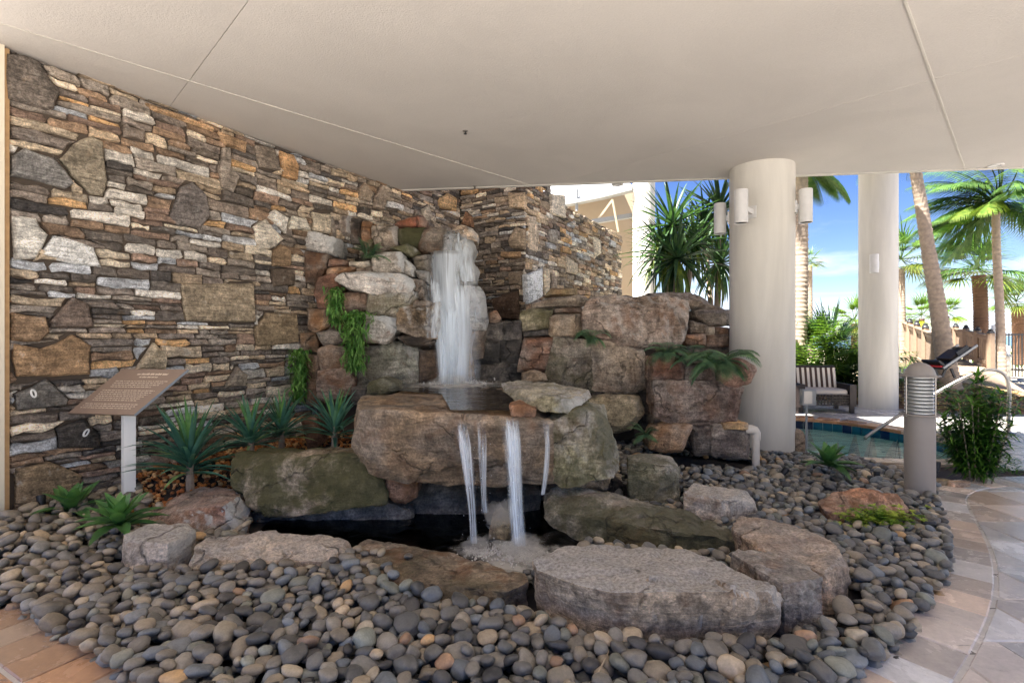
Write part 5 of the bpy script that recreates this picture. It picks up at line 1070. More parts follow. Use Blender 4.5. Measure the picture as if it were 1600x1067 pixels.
def fern(px, py, d, r, lab, seed, n=14, el=(10, 60), az=(0, 360), droop=1.3, group='ferns growing on the rocks', name='fern'):
    rr = random.Random(seed); o = empty(name, P(px, py, d), lab, 'fern', group)
    for k in range(n):
        m = MB(); a = math.radians(rr.uniform(*az)); e = math.radians(rr.uniform(*el)); g = rr.uniform(.7, 1.25)
        pinnate(m, (rr.gauss(0, .02), rr.gauss(0, .02), 0), sph(a, e), r*rr.uniform(.7, 1.1), r*.24, droop, 26, 7, .15, .13, tint=(g, g, g, 1)); m.build('frond', M['fern'], o, angle=None)
fern(577, 402, 6.0, .30, 'bright fern tucked high in the cliff left of the upper waterfall', 1, 16, (15, 80))
fern(920, 528, 6.1, .28, 'dark fern sprouting under the largest purplish boulder', 2, 18, (0, 60), (180, 360), 2.2)
fern(1040, 552, 5.75, .34, 'bluish fern at the left end of the rock planter', 3, 16, (5, 55), (0, 360), 1.6)
fern(1085, 558, 5.72, .42, 'wide green fern spreading along the top of the rock planter', 4, 18, (5, 50), (0, 360), 1.5)
fern(1128, 566, 5.62, .46, 'fern drooping over the right end of the rock planter by the near column', 5, 22, (0, 55), (170, 380), 2.0)
fern(1012, 680, 5.75, .26, 'dark little fern in the shade at the foot of the rock planter', 6, 10, (5, 60))
def vine(px, py, d, L, w, lab, seed, n=130):
    rr = random.Random(seed); o = empty('hanging_vine', P(px, py, d), lab, 'hanging plant', 'vines hanging down the rock cliff'); m = MB(); st = MB()
    for j in range(7):
        x0 = rr.uniform(-w, w)*.6; ln = L*rr.uniform(.6, 1); st.tube([(x0*.3, 0, .03), (x0, -.05, -.02), (x0*1.1, -.06, -ln)], .004, 4)
    for k in range(n):
        s = rr.random(); x = rr.gauss(0, w*(.62-.32*s)); g = rr.uniform(.6, 1.3)
        v, f = blade_geo((x, -.06+rr.gauss(0, .045), -L*s+.02), sph(rr.uniform(0, 6.3), rr.uniform(-1.3, .1)), rr.uniform(.07, .13), .016, .8, 4, .15, 'tip'); m.add(v, f, (g, g, g*.9, 1))
    st.build('stem', M['vine'], o); m.build('foliage', M['vine'], o, angle=None)
vine(556, 488, 5.86, .66, .15, 'longest bright green hanging vine beside the streaked white rock', 1, 620)
vine(527, 452, 5.98, .40, .08, 'thin green vine hanging beside the reddish cliff rock', 2, 260)
vine(470, 548, 5.95, .55, .085, 'dense green vine hanging low against the wall, left of the others', 3, 520)
# yellow-green ground cover by the rusty rock
mb = MB()
for k in range(330):
    x, y = 0, 0
    c = P(1375+rnd.gauss(0, 24), 815, 3.93+rnd.gauss(0, .05)); c.z = .075+abs(rnd.gauss(0, .045)); g = rnd.uniform(.55, 1.2)
    for j in range(6):
        v, f = blade_geo(c, sph(j*1.05+k, rnd.uniform(-.1, .7)), rnd.uniform(.022, .036), .010, .3, 2, .1, 'wide'); mb.add(v, f, (g, g, g, 1))
tag(mb.build('ground_cover', M['sedum'], angle=None), 'yellow-green ground cover spilling in front of the rusty orange rock', 'plant', kind='stuff')
def shrub(px, py, d, h, lab, seed):
    rr = random.Random(seed); b = P(px, py, d); o = empty('leafy_shrub', b, lab, 'shrub'); m = MB()
    for k in range(44):
        a = rr.uniform(0, 6.3); r = rr.uniform(.02, .34)*(1 if k > 3 else .2); hh = h*rr.uniform(.3, .82) if k > 3 else h*rr.uniform(.86, 1.0); lean = V((math.cos(a)*r, math.sin(a)*r, hh))
        base = V((math.cos(a)*r*.35, math.sin(a)*r*.35, 0)); s_ = MB(); s_.tube([base, base.lerp(lean, .5)+V((0, 0, .03)), lean], [.009, .007, .005], 5); s_.build('stem', M['bark'], o)
        nw = int(6+hh*8)
        for w in range(nw):
            t = .2+.8*w/(nw-1); q = base.lerp(lean, t)
            for j in range(8):
                az = j*.785+w*.5+rr.uniform(-.2, .2); g = rr.uniform(.6, 1.25)*(1.25 if t > .9 else .9)
                v, f = blade_geo(q, sph(az, rr.uniform(-.2, .55) if t < .95 else rr.uniform(.1, 1.0)), rr.uniform(.11, .19), .016, .7, 3, .12, 'tip'); m.add(v, f, (g, g, g*.8, 1))
    m.build('foliage', M['bush'], o, angle=None)
shrub(1528, 752, 5.32, 1.12, 'tall bushy green shrub with narrow whorled leaves beside the curved paving', 1)
m_ = MB()
sh2 = empty('leafy_shrub', P(1578, 744, 5.42), 'small low sprig of narrow leaves at the right foot of the tall shrub', 'shrub'); 
for k in range(70):
    g = rnd.uniform(.6, 1.1); v, f = blade_geo((rnd.gauss(0, .04), rnd.gauss(0, .04), rnd.uniform(.02, .2)), sph(rnd.uniform(0, 6.3), rnd.uniform(-.2, .9)), rnd.uniform(.08, .13), .012, .7, 3, .12, 'tip'); m_.add(v, f, (g, g, g*.8, 1))
m_.build('foliage', M['bush'], sh2, angle=None)

# ================================================================== PLAQUE, BOLLARD, SPOTLIGHTS, PIPE, SMALL THINGS
pq = empty('plaque_stand', (-3.16, 4.3, 0), 'brown tilted plaque with small pale lettering on a white post', 'plaque', world=True)
FL, FR, BR, BL = P(106, 645, 4.2), P(209, 648, 4.053), P(293, 577, 4.216), P(191, 576.5, 4.363)
nrm = (FR-FL).cross(BL-FL).normalized(); th = .022
mb = MB(); mb.add([FL, FR, BR, BL]+[p-nrm*th for p in (FL, FR, BR, BL)], [(0, 1, 2, 3), (7, 6, 5, 4), (0, 4, 5, 1), (2, 6, 7, 3), (3, 7, 4, 0)]); mb.add([FR, BR, BR-nrm*th, FR-nrm*th], [(0, 3, 2, 1)], mi=1); mb.build('plate', [M['plate'], M['plate_edge']], pq, smooth=False)
pa_, pb_ = (FR-FL), (BL-FL); lines = MB(); rr = random.Random(4)
def onp(u, v, e=.0012): return FL+pa_*u+pb_*v+nrm*e
def textline(v, u0, u1, hgt, wl=(.02, .06)):
    u = u0
    while u < u1:
        w = rr.uniform(*wl); w = min(w, u1-u); k = max(2, int(w/.009))
        for i in range(k):
            a = u+w*i/k; b = u+w*(i+.72)/k; hh = hgt*rr.uniform(.55, 1.0); lines.add([onp(a, v), onp(b, v), onp(b, v+hh), onp(a, v+hh)], [(0, 1, 2, 3)])
        u += w+.012
textline(.865, .34, .80, .042, (.03, .13)); textline(.805, .42, .70, .03, (.03, .1))
for i in range(4): textline(.715-.043*i, .13+.01*i, .92-.03*i-(.05 if i == 3 else 0), .016)
for i in range(6): textline(.505-.043*i, .10+.006*i, .90-.02*i, .016)
for i in range(3): textline(.205-.043*i, .09, .90-.02*i, .016)
lines.build('lettering', M['letter'], pq, smooth=False)
pc = V((-3.172, 4.235, 0)); mb = MB(); R_ = Matrix.Rotation(math.radians(49), 3, 'Z'); mb.box((pc.x, pc.y, .44), (.082, .082, .98), M=R_); mb.build('post', M['white'], pq, smooth=False)
mb = MB(); mb.box((pc.x+.01, pc.y+.03, .93), (.07, .12, .03), M=R_ @ Matrix.Rotation(.5, 3, 'Y')); mb.build('bracket', M['white'], pq, smooth=False)

B = P(1437, 779, 4.74); bo = empty('bollard_light', (B.x, B.y, 0), 'tall taupe bollard light with louvred lamp head and wire guard in the pebbles', 'bollard light')
hz = lambda py: 1.5+(525-py)/800*4.74
r = .118; z0, z1, zt = hz(646), hz(586), hz(565)
mb = MB(); mb.lathe([(r, -.05), (r, z0)], n=36); mb.build('post', M['bollard'], bo)
mb = MB(); mb.lathe([(r+.006, z1-.01), (r+.006, z1)]+[(r*math.cos(a), z1+r*1.0*math.sin(a)) for a in [i*math.pi/2/8 for i in range(1, 9)]], n=36); mb.build('dome_cap', M['bollard'], bo)
mb = MB(); mb.lathe([(r*.72, z0), (r*.72, z1)], n=28); mb.build('lamp_glass', M['white'], bo)
for k in range(11):
    zz_ = z0+.01+(z1-z0-.03)*k/10; mb = MB(); mb.lathe([(r*.7, zz_+.022), (r*.98, zz_), (r*.98, zz_+.006), (r*.7, zz_+.03)], n=32); mb.build('louvre', M['louvre'], bo)
for zz_ in (z0-.005, z1-.005): mb = MB(); mb.tube([V((math.cos(a)*(r+.03), math.sin(a)*(r+.03), zz_)) for a in [i*2*math.pi/28 for i in range(29)]], .010, 6); mb.build('guard_ring', M['bollard'], bo)
for k in range(4):
    a = math.radians(10+90*k); mb = MB(); x, y = math.cos(a)*(r+.03), math.sin(a)*(r+.03); mb.tube([(x, y, z0-.02), (x, y, z1+.005)], .007, 6); mb.build('guard_rod', M['steel'], bo)
def spot(px, py, d, lab, rz=.3, tilt=.4):
    o = empty('spotlight', P(px, py, d), lab, 'spotlight', 'small black garden spotlights'); mb = MB(); mb.tube([(0, 0, -.08), (0, 0, .05)], .008, 6); mb.build('stake', M['black'], o)
    mb = MB(); dv = V((math.cos(rz)*math.sin(tilt), math.sin(rz)*math.sin(tilt), math.cos(tilt))); mb.tube([V((0, 0, .035)), V((0, 0, .035))+dv*.03, V((0, 0, .035))+dv*.031, V((0, 0, .035))+dv*.125], [.015, .015, .026, .030], 12); mb.build('head', M['black'], o)
spot(65, 806, 3.98, 'black garden spotlight next to the left agave', 2.4, .35); spot(1218, 752, 5.2, 'black garden spotlight tilted right, in pebbles before the near column', .2, .75)
spot(1371, 762, 5.05, 'black garden spotlight behind the rusty orange rock', 1.2, .2); spot(1463, 745, 5.3, 'black garden spotlight just right of the bollard', .6, .3)
pp = empty('drain_pipe', (*P(1181, 700, 5.62)[:2], 0), 'short cream drain pipe with elbow beside the near column', 'pipe')
zt = 1.5+(525-674)/800*5.62; mb = MB(); mb.lathe([(.040, -.05), (.040, zt-.05)], n=20); mb.build('pipe', M['pvc'], pp)
mb = MB(); mb.tube([(0, 0, zt-.09), (0, 0, zt-.01), (-.012, 0, zt+.01), (-.05, 0, zt+.022), (-.10, .02, zt+.022)], [.049, .049, .05, .05, .05], 16); mb.build('elbow', M['pvc'], pp)
tw = MB(); a, b = G(928, 1064, .09), P(958, 1000, 2.5); tw.tube([a, a.lerp(b, .5)+V((.008, 0, .01)), b], [.005, .004, .003], 5); tag(tw.build('twig', M['twig']), 'thin pale dry stick lying on the pebbles before the pale flat boulder', 'stick')
ob_ = P(1260, 712, 6.35); ol = empty('outlet_post', (ob_.x, ob_.y, 0), 'grey outlet box on a thin stake beside the spa edge', 'outlet box'); zb = 1.5+(525-620)/800*6.35
mb = MB(); mb.tube([(0, 0, -.05), (0, 0, zb)], .014, 8); mb.build('stake', M['greybox'], ol); mb = MB(); mb.box((-.0, -.03, zb), (.165, .07, .19)); mb.build('box', M['greybox'], ol, smooth=False); mb = MB(); mb.box((-.02, -.068, zb), (.10, .006, .15)); mb.build('cover', M['steel'], ol, smooth=False)
# broad lid stone beside the agave and natural edging stones along the spa
for k, (px, py, w, col, lab) in enumerate([(1278, 722, 26, (190, 178, 160), 'flat pale round stone lid by the small agave'), (1300, 733, 24, (150, 118, 86), 'flat brown edging stone behind the small agave'), (1342, 735, 26, (160, 128, 92), 'tan edging stone at the spa rim left of the bollard'), (1384, 737, 26, (146, 112, 80), 'brown edging stone touching the bollard on its left'),
        (1466, 748, 20, (140, 120, 80), 'mossy tan edging stone right of the bollard'), (1496, 751, 18, (170, 130, 96), 'pinkish edging stone between bollard and tall shrub'), (1420, 727, 24, (160, 134, 100), 'thin tan edging stone at spa rim behind the bollard'), (1330, 722, 22, (176, 150, 116), 'pale tan edging stone at the spa rim')]):
    c = G(px, py, .05); s = w/800*c.y; rr = random.Random(k); pts = [(c.x+math.cos(a)*s*rr.uniform(.8, 1.2), c.y+math.sin(a)*s*.55*rr.uniform(.8, 1.2), h) for a in [i*.785 for i in range(8)] for h in (-.03, .045 if k else .075)]
    rock('edging_stone', pts, col, seed=400+k, edge=.04, rust=.4, pale=.1, label=lab, cat='stone', group='flat edging stones by the spa', hm=False, chips=3, rough=.6)

# ================================================================== SPA POOL
spa = empty('spa_pool', (4.6, 8, 0), 'small sunken spa pool with blue tile band behind the near column', 'spa pool', world=True)
S2 = [np.array(p) for p in SPA]; n = len(S2); mb = MB(); mb.add([(p[0], p[1], -.003) for p in S2]+[(p[0], p[1], -.55) for p in S2], [(i, (i+1) % n, n+(i+1) % n, n+i) for i in range(n)]+[tuple(range(n, 2*n))]); mb.build('basin', M['basin'], spa, smooth=False)
sl_ = np.array([np.linalg.norm(S2[(i+1) % n]-S2[i]) for i in range(n)]); cs = np.concatenate([[0], np.cumsum(sl_)]); SX = np.array(S2+[S2[0]])
def sp_at(s): s = s % cs[-1]; return np.array([np.interp(s, cs, SX[:, 0]), np.interp(s, cs, SX[:, 1])])
cen = np.mean(S2, 0); s = 0.0; k = 0
while s < cs[-1]:
    a, b = sp_at(s+.004), sp_at(s+.146); md = (a+b)/2
    t = (b-a)/np.linalg.norm(b-a); nn = np.array((-t[1], t[0]));
    if nn.dot(cen-md) < 0: nn = -nn
    if md[1] > 6.6:
        mb = MB(); v = []
        for z in (-.175, -.035):
            for p, o in ((a, .004), (b, .004), (b, .016), (a, .016)): v.append((p[0]+nn[0]*o, p[1]+nn[1]*o, z))
        mb.add(v, [(0, 1, 2, 3), (7, 6, 5, 4), (0, 4, 5, 1), (1, 5, 6, 2), (2, 6, 7, 3), (3, 7, 4, 0)]); mb.build('tile', M[rnd.choice(('blue1', 'blue2', 'blue2', 'blue3'))], spa, smooth=False)
    L = .33
    if k % 1 == 0 and abs((s/.15) % 2) < .01 or True:
        pass
    s += .15; k += 1
s = 0.0
while s < cs[-1]-.05:   # coping stones round the rim
    a, b = sp_at(s), sp_at(min(s+.34, cs[-1])); md = (a+b)/2; t = (b-a)/np.linalg.norm(b-a); nn = np.array((-t[1], t[0]))
    if nn.dot(cen-md) < 0: nn = -nn
    far = md[1] > 6.9
    w = .34 if far else .22
    if not (md[0] < 3.2 and md[1] < 8.0): plate([tuple(a+nn*.03), tuple(b+nn*.03), tuple(b-nn*w), tuple(a-nn*w)], .012, .05, .003, rgb(*(np.array((186, 136, 96) if far and md[0] < 6.1 else (178, 158, 134))*rnd.uniform(.85, 1.12))), 'coping_stone', spa, M['paver'])
    s += .34
flat('water', SPA, -.13, water_mat('spa_water', (.80, .97, .93, 1), bs_=3.6, bump=1.0))
hr = empty('handrail', (5.95, 8.4, 0), 'bent steel handrail running down into the spa', 'handrail', world=True)
mb = MB(); pts = [P(1352, 686, 8.3), P(1357, 680, 8.3), P(1400, 652, 8.2), P(1480, 604, 8.0), P(1528, 581, 7.9), P(1550, 578, 7.88), P(1564, 582, 7.87), P(1573, 592, 7.86), P(1577, 612, 7.86), P(1576, 640, 7.87), P(1576, 678, 7.88)]
mb.tube([V(p) for p in catmull([tuple(p) for p in pts], 5)], .026, 10); mb.build('rail', M['steel'], hr)
mb = MB(); q = pts[-1]; mb.lathe([(.09, 0.0), (.09, .02), (.045, .03)], (q.x, q.y, 0), 16); mb.build('flange', M['steel'], hr)

# ================================================================== SEATS
def loveseat(px, py, d, w, lab, name='wicker_loveseat'):
    o = empty(name, (*P(px, py, d)[:2], 0), lab, 'loveseat', 'dark wicker seats by the spa'); o.rotation_euler = (0, 0, -.12); dp = .72
    for sx_ in (-1, 1):
        mb = MB(); mb.box((sx_*(w/2-.06), dp/2, .34), (.12, dp, .42)); mb.build('arm', M['wicker'], o, smooth=False)
        for sy in (.06, dp-.06): mb = MB(); mb.box((sx_*(w/2-.06), sy, .07), (.07, .07, .14)); mb.build('leg', M['wicker'], o, smooth=False)
    mb = MB(); mb.box((0, dp-.05, .58), (w-.2, .07, .62)); mb.build('back_frame', M['wicker'], o, smooth=False)
    for k in range(5): mb = MB(); mb.box((0, .03, .15+.05*k), (w-.24, .03, .018)); mb.build('apron_slat', M['wicker'], o, smooth=False)
    for k in range(14): mb = MB(); mb.box((-(w-.26)/2+(w-.26)*k/13, .05, .25), (.016, .02, .22)); mb.build('apron_strut', M['wicker'], o, smooth=False)
    mb = MB(); mb.box((0, .36, .39), (w-.25, .64, .13)); me = mb.mesh('seat_cushion', M['cushion'], False); c = link('seat_cushion', me, o); bv = c.modifiers.new('bevel', 'BEVEL'); bv.width = .05; bv.segments = 3
    n = 16; bw = (w-.26)/n; Rt = Matrix.Rotation(-.18, 3, 'X')
    for k in range(n): mb = MB(); mb.box((-(w-.26)/2+bw*(k+.5), .60, .64), (bw*.999, .15, .40), M=Rt); c = mb.build('cushion_stripe', M['stripe_d' if k % 2 == 0 else 'stripe_l'], o, smooth=False)
    return o
loveseat(1293, 640, 10.0, 1.06, 'dark wicker loveseat with brown striped back cushion and grey seat')
o = loveseat(1214, 640, 9.9, .86, 'second dark wicker seat mostly hidden behind the near column', 'wicker_loveseat')
ps = empty('striped_bench', (*P(1420, 590, 12.6)[:2], 0), 'low bench with white striped cushion beyond the far column', 'bench')
mb = MB(); mb.box((0, .3, .5), (1.0, .6, .10)); mb.build('seat', M['stripe_l'], ps, smooth=False)
for k in range(9): mb = MB(); mb.box((-.45+.11*k, -.012, .5), (.05, .03, .40)); mb.build('stripe', M['white'] if k % 2 else M['stripe_l'], ps, smooth=False)
mb = MB(); mb.box((.56, .3, .45), (.14, .62, .55)); mb.build('arm', M['wood'], ps, smooth=False); mb = MB(); mb.box((0, .3, .22), (1.0, .55, .44)); mb.build('base', M['wood'], ps, smooth=False)

# ================================================================== MULCH ISLAND, BOARDWALK, FENCES
mb = MB(); cx, cy = 9.7, 12.2; vs = [(cx, cy, .42)]; fs = []; N = 40
for r_ in (1, 2, 3, 4):
    for k in range(N):
        a = 2*math.pi*k/N; q = r_/4; vs.append((cx+math.cos(a)*2.6*q*(1+.08*math.sin(3*a)), cy+math.sin(a)*2.5*q, .42*(1-q**2)+.05*mn.noise(V((k*.7, r_, 0)))-(.06 if r_ == 4 else 0)))
for k in range(N): fs.append((0, 1+k, 1+(k+1) % N))
for r_ in range(3):
    for k in range(N): a = 1+r_*N+k; b = 1+r_*N+(k+1) % N; fs.append((a, a+N, b+N, b))
mb.add(vs, fs); tag(mb.build('mulch_bed', M['mulch']), kind='structure')
vs_c = MB()
for k in range(2200):
    a, q = rnd.uniform(0, 6.28), math.sqrt(rnd.random())*.97; x, y = cx+math.cos(a)*2.5*q, cy+math.sin(a)*2.4*q; z = .42*(1-q*q)+.03; g = rnd.uniform(.5, 1.5)
    vs_c.box((x, y, z), (rnd.uniform(.05, .14), rnd.uniform(.02, .05), .012), M=Matrix.Rotation(rnd.uniform(0, 6), 3, 'Z') @ Matrix.Rotation(rnd.gauss(0, .5), 3, 'X'), tint=(g, g, g, 1))
tag(vs_c.build('wood_chips', M['dry'], smooth=False), 'loose wood chips and dry leaves on the mulch bed', kind='stuff')
def fence(name, A, Bp, zA, zB, h, lab, posts):
    o = empty(name, (A.x, A.y, 0), lab, 'fence', 'boardwalk fences', world=True); dv = (Bp-A)
    for k in range(posts):
        s = k/(posts-1); p = A+dv*s; z = zA+(zB-zA)*s; mb = MB(); mb.box((p.x, p.y, z+h*.52-.35), (.12, .12, h*1.02+.7)); mb.build('post', M['wood'], o, smooth=False)
        mb = MB(); mb.lathe([(.08, z+h*1.03), (.085, z+h*1.06), (.05, z+h*1.1), (.06, z+h*1.13), (0, z+h*1.17)], (p.x, p.y, 0), 10); mb.build('post_cap', M['wood_cap'], o)
    for zz_ in (.16, .88):
        a = A+V((0, 0, zA+h*zz_)); b = Bp+V((0, 0, zB+h*zz_)); d = (b-a); L = d.length; mb = MB(); mb.box((a+b)/2, (L, .05, .09), M=d.to_track_quat('X', 'Z').to_matrix()); mb.build('rail', M['wood'], o, smooth=False)
    a = A+V((0, 0, zA+h*.97)); b = Bp+V((0, 0, zB+h*.97)); d = b-a; mb = MB(); mb.box((a+b)/2, (d.length, .13, .035), M=d.to_track_quat('X', 'Z').to_matrix()); mb.build('cap_rail', M['wood'], o, smooth=False)
    n = int(dv.length/.14)
    for k in range(1, n):
        s = k/n; p = A+dv*s; z = zA+(zB-zA)*s; mb = MB(); mb.box((p.x, p.y-.03, z+h*.5), (.09, .02, h*.86), rz=math.atan2(dv.y, dv.x)); mb.build('picket', M['wood'], o, smooth=False)
h0 = lambda py, d: 1.5+(525-py)/800*d
A1, B1 = P(1462, 0, 12.6), P(1412, 0, 18); A1.z = B1.z = 0; fence('picket_fence', A1, B1, h0(592, 12.6), h0(552, 18), 1.12, 'nearer wooden boardwalk fence with capped posts, left of the leaning palm', 5)
A2, B2 = P(1548, 0, 14), P(1466, 0, 18.6); A2.z = B2.z = 0; fence('picket_fence', A2, B2, h0(577, 14), h0(548, 18.6), .95, 'farther wooden boardwalk fence with capped posts, right of leaning palm', 6)
bw_ = MB(); q = [(A1.x+.1, A1.y, h0(592, 12.6)), (A2.x-.1, A2.y-1.2, .03), (A2.x, A2.y, h0(577, 14)), (B2.x, B2.y, h0(548, 18.6)), (B1.x, B1.y, h0(552, 18))]
bw_.add(q+[(x, y, z-.12) for x, y, z in q], [(0, 1, 2, 3, 4), (9, 8, 7, 6, 5)]+[(i, i+5, (i+1) % 5+5, (i+1) % 5) for i in range(5)]); tag(bw_.build('boardwalk', M['wood'], smooth=False), kind='structure')
mf = empty('metal_fence', (14, 19, 0), 'thin black metal fence at the far right edge before the beach', 'fence', world=True); a, b = P(1530, 0, 19), P(1700, 0, 19)
for zz_ in (.25, 1.55): mb = MB(); mb.box(((a.x+b.x)/2, 19, zz_), (b.x-a.x, .04, .05)); mb.build('rail', M['black'], mf, smooth=False)
for k in range(34): mb = MB(); x = a.x+(b.x-a.x)*k/33; mb.box((x, 19, .8), (.03, .03, 1.6)); mb.build('bar', M['black'], mf, smooth=False)
for px, pt, pb, d, w, lab in ((1556, 508, 604, 15, .24, 'white round light post beside the boardwalk, the taller of two'), (1573, 540, 592, 16.5, .2, 'shorter white post right of the taller white light post')):
    o = empty('light_post', (*P(px, 0, d)[:2], 0), lab, 'post', 'white posts by the boardwalk'); zt = h0(pt, d); mb = MB(); mb.lathe([(w/2, -.05), (w/2, zt*.72)], n=16); mb.build('shaft', M['cream'], o); mb = MB(); mb.lathe([(w*.62, zt*.70), (w*.62, zt*.76)], n=16); mb.build('collar', M['greybox'], o); mb = MB(); mb.lathe([(w*.42, zt*.76), (w*.42, zt), (0, zt+.02)], n=16); mb.build('head', M['white'], o)
# dark reclined chair on the mulch
ch = empty('reclined_chair', (*P(1455, 0, 10.6)[:2], 0), 'dark tilted reclining chair standing on the mulch bed', 'chair', world=True); Q = lambda a, b: P(a+13, b+3, 10.6)
def slab_(p, q, w, th, mat, nm, off=0.0):
    d = q-p; m = d.to_track_quat('X', 'Z').to_matrix(); mb = MB(); mb.box((p+q)/2+V((0, off, 0)), (d.length, w, th), M=m); mb.build(nm, M[mat], ch, smooth=False)
for k in range(9): slab_(Q(1450, 573).lerp(Q(1493, 539), k/9+.01), Q(1450, 573).lerp(Q(1493, 539), k/9+.085), .46, .03, 'black', 'slat', .0)
slab_(Q(1462, 560), Q(1482, 546), .34, .10, 'wicker', 'cushion', .0); slab_(Q(1447, 571), Q(1499, 536), .03, .04, 'greybox', 'frame', -.22); slab_(Q(1447, 571), Q(1499, 536), .03, .04, 'greybox', 'frame', .22); slab_(Q(1470, 552), Q(1487, 541), .04, .16, 'black', 'arm', -.2)
slab_(Q(1440, 560), Q(1450, 568), .45, .04, 'black', 'footrest', .0)
M['red'] = plain('red_cloth', rgb(176, 44, 48), .8); slab_(Q(1444, 569), Q(1451, 567), .4, .03, 'red', 'red_strap', .0)
for off in (-.2, .22): slab_(Q(1460, 572), Q(1466, 586), .03, .04, 'black', 'leg', off); slab_(Q(1452, 572), Q(1446, 585), .03, .04, 'black', 'leg', off)
# low leafy litter shrubs on the island edge

# ================================================================== PALMS AND SHRUBS BEYOND
def trunk(mb, pts, r0, r1, ring=.11, n=14, jag=.17):
    c = [V(p) for p in catmull([tuple(p) for p in pts], 24)]; L = [0]
    for a, b in zip(c, c[1:]): L.append(L[-1]+(b-a).length)
    m = max(int(L[-1]/ring*4), 8); out = []; rs = []
    for i in range(m+1):
        s = L[-1]*i/m; k = int(np.searchsorted(L, s)); k = min(max(k, 1), len(c)-1); f = (s-L[k-1])/(L[k]-L[k-1]+1e-9); out.append(c[k-1].lerp(c[k], f)); t = i/m; ph = ((s+.06*mn.noise(V((s*2.3, pts[0][0], 0))))/ring) % 1
        rs.append((r0+(r1-r0)*t**.6)*(1+jag*(ph-.5)*(.7+.6*mn.noise(V((s*5, 3, 1))))+.04*mn.noise(V((s*3.1, 7, 2)))))
    mb.tube(out, rs, n)
def coco(name, base, pts, r0, r1, crown, lab, seed, n=20, L=1.9, wind=V((-.9, 0, 0)), mat='palm', group='palms beyond the spa', bark='bark', lw=.55, spread=(-.4, 1.2), tr=True, droop=1.3):
    rr = random.Random(seed); o = empty(name, base, lab, 'palm tree', group, world=True)
    if tr: mb = MB(); trunk(mb, pts, r0, r1); mb.build('trunk', M[bark], o, angle=None)
    for k in range(n):
        m = MB(); e = rr.uniform(*spread); g = rr.uniform(.7, 1.3); az = k*2.39996+rr.uniform(-.3, .3); tint = (g, g, g, 1) if rr.random() > .15 else (1.6*g, 1.25*g, .8*g, 1)
        pinnate(m, V(crown)+V((0, 0, rr.uniform(-.1, .1))), sph(az, e), L*rr.uniform(.75, 1.1), lw*rr.uniform(.8, 1.1), droop, 34, 9, .55, .055, tint=tint, rach=.022, wind=wind); m.build('frond', M[mat], o, angle=None)
    return o
def fanpalm(name, base, pts, r0, r1, crown, lab, seed, n=20, L=.9, bark='bark_d', mat='palm', group='palms beyond the spa', spread=(-.7, 1.2), skirt=True, wind=V((-.25, 0, 0)), tr=True):
    rr = random.Random(seed); o = empty(name, base, lab, 'palm tree', group, world=True)
    if tr: mb = MB(); trunk(mb, pts, r0, r1, .09, 12, .16); mb.build('trunk', M[bark], o, angle=None)
    for k in range(n):
        m = MB(); e = rr.uniform(*spread); az = k*2.39996; d = sph(az, e)+wind; d.normalize(); hub = V(crown)+d*L*.55; g = rr.uniform(.65, 1.25); m.tube([V(crown), hub], .012, 4, (g, g, g*.6, 1), caps=False)
        sd = d.cross(ZV).normalized(); up = sd.cross(d); dead = e < -.4; t = (g*1.9, g*1.3, g*.8, 1) if dead and skirt else (g, g, g, 1)
        for j in range(18):
            a = math.radians(-80+160*j/17); dd = d*math.cos(a)+sd*math.sin(a)+up*.15; v, f = blade_geo(hub, dd, L*(.85-.2*abs(a)/1.4)*rr.uniform(.9, 1.1), .028*L, .9, 4, .15, 'tip'); m.add(v, f, t)
        m.build('frond', M[mat], o, angle=None)
    return o
# A: tall trunk right of the near column
coco('coconut_palm', (*P(1248, 605, 13.6)[:2], 0), [P(1246, 614, 13.6), P(1247, 560, 13.6), P(1251, 450, 13.6), P(1252, 350, 13.6), P(1253, 262, 13.6)], .235, .145, P(1254, 250, 13.6), 'tall straight palm trunk right of the near column, reaching above the roof', 1, 14, 1.5, V((.2, 0, 0)), droop=1.8)
# B: leaning trunk
coco('coconut_palm', (*P(1488, 610, 11.2)[:2], 0), [P(1490, 622, 11.2), P(1484, 596, 11.2), P(1474, 540, 11.2), P(1464, 470, 11.2), P(1452, 400, 11.2), P(1441, 330, 11.2), P(1430, 262, 11.2), P(1424, 200, 11.2)], .215, .095, P(1423, 195, 11.2), 'leaning ringed palm trunk rising from the mulch bed', 2, 14, 1.6, V((-.4, 0, 0)))
# C: windblown coconut palm, top right
coco('coconut_palm', (*P(1564, 600, 14)[:2], 0), [P(1566, 606, 14), P(1564, 540, 14), P(1561, 460, 14), P(1557, 390, 14), P(1556, 330, 14)], .115, .09, P(1556, 322, 14), 'tall windblown coconut palm at far right with fronds swept left', 3, 36, 2.3, V((-1.3, 0, 0)), lw=.75, spread=(-.3, 1.35))
fanpalm('fan_palm', (*P(1533, 590, 17)[:2], 0), [P(1534, 600, 17), P(1533, 540, 17), P(1532, 470, 17), P(1529, 430, 17)], .2, .19, P(1528, 420, 17), 'stout fan palm with brown trunk left of the windblown coconut palm', 4, 30, 1.35, wind=V((-.5, 0, 0)))
fanpalm('fan_palm', (*P(1590, 590, 22)[:2], 0), [P(1592, 570, 22), P(1591, 520, 22), P(1590, 480, 22)], .22, .2, P(1588, 470, 22), 'small distant fan palm at the right edge of the picture', 5, 24, 1.0)
fanpalm('fan_palm', (*P(1408, 560, 18)[:2], 0), [P(1410, 580, 18), P(1409, 500, 18), P(1408, 420, 18)], .13, .11, P(1408, 405, 18), 'slender fan palm peeking out right of the far column', 6, 24, 1.15, bark='bark', wind=V((.1, 0, 0)))
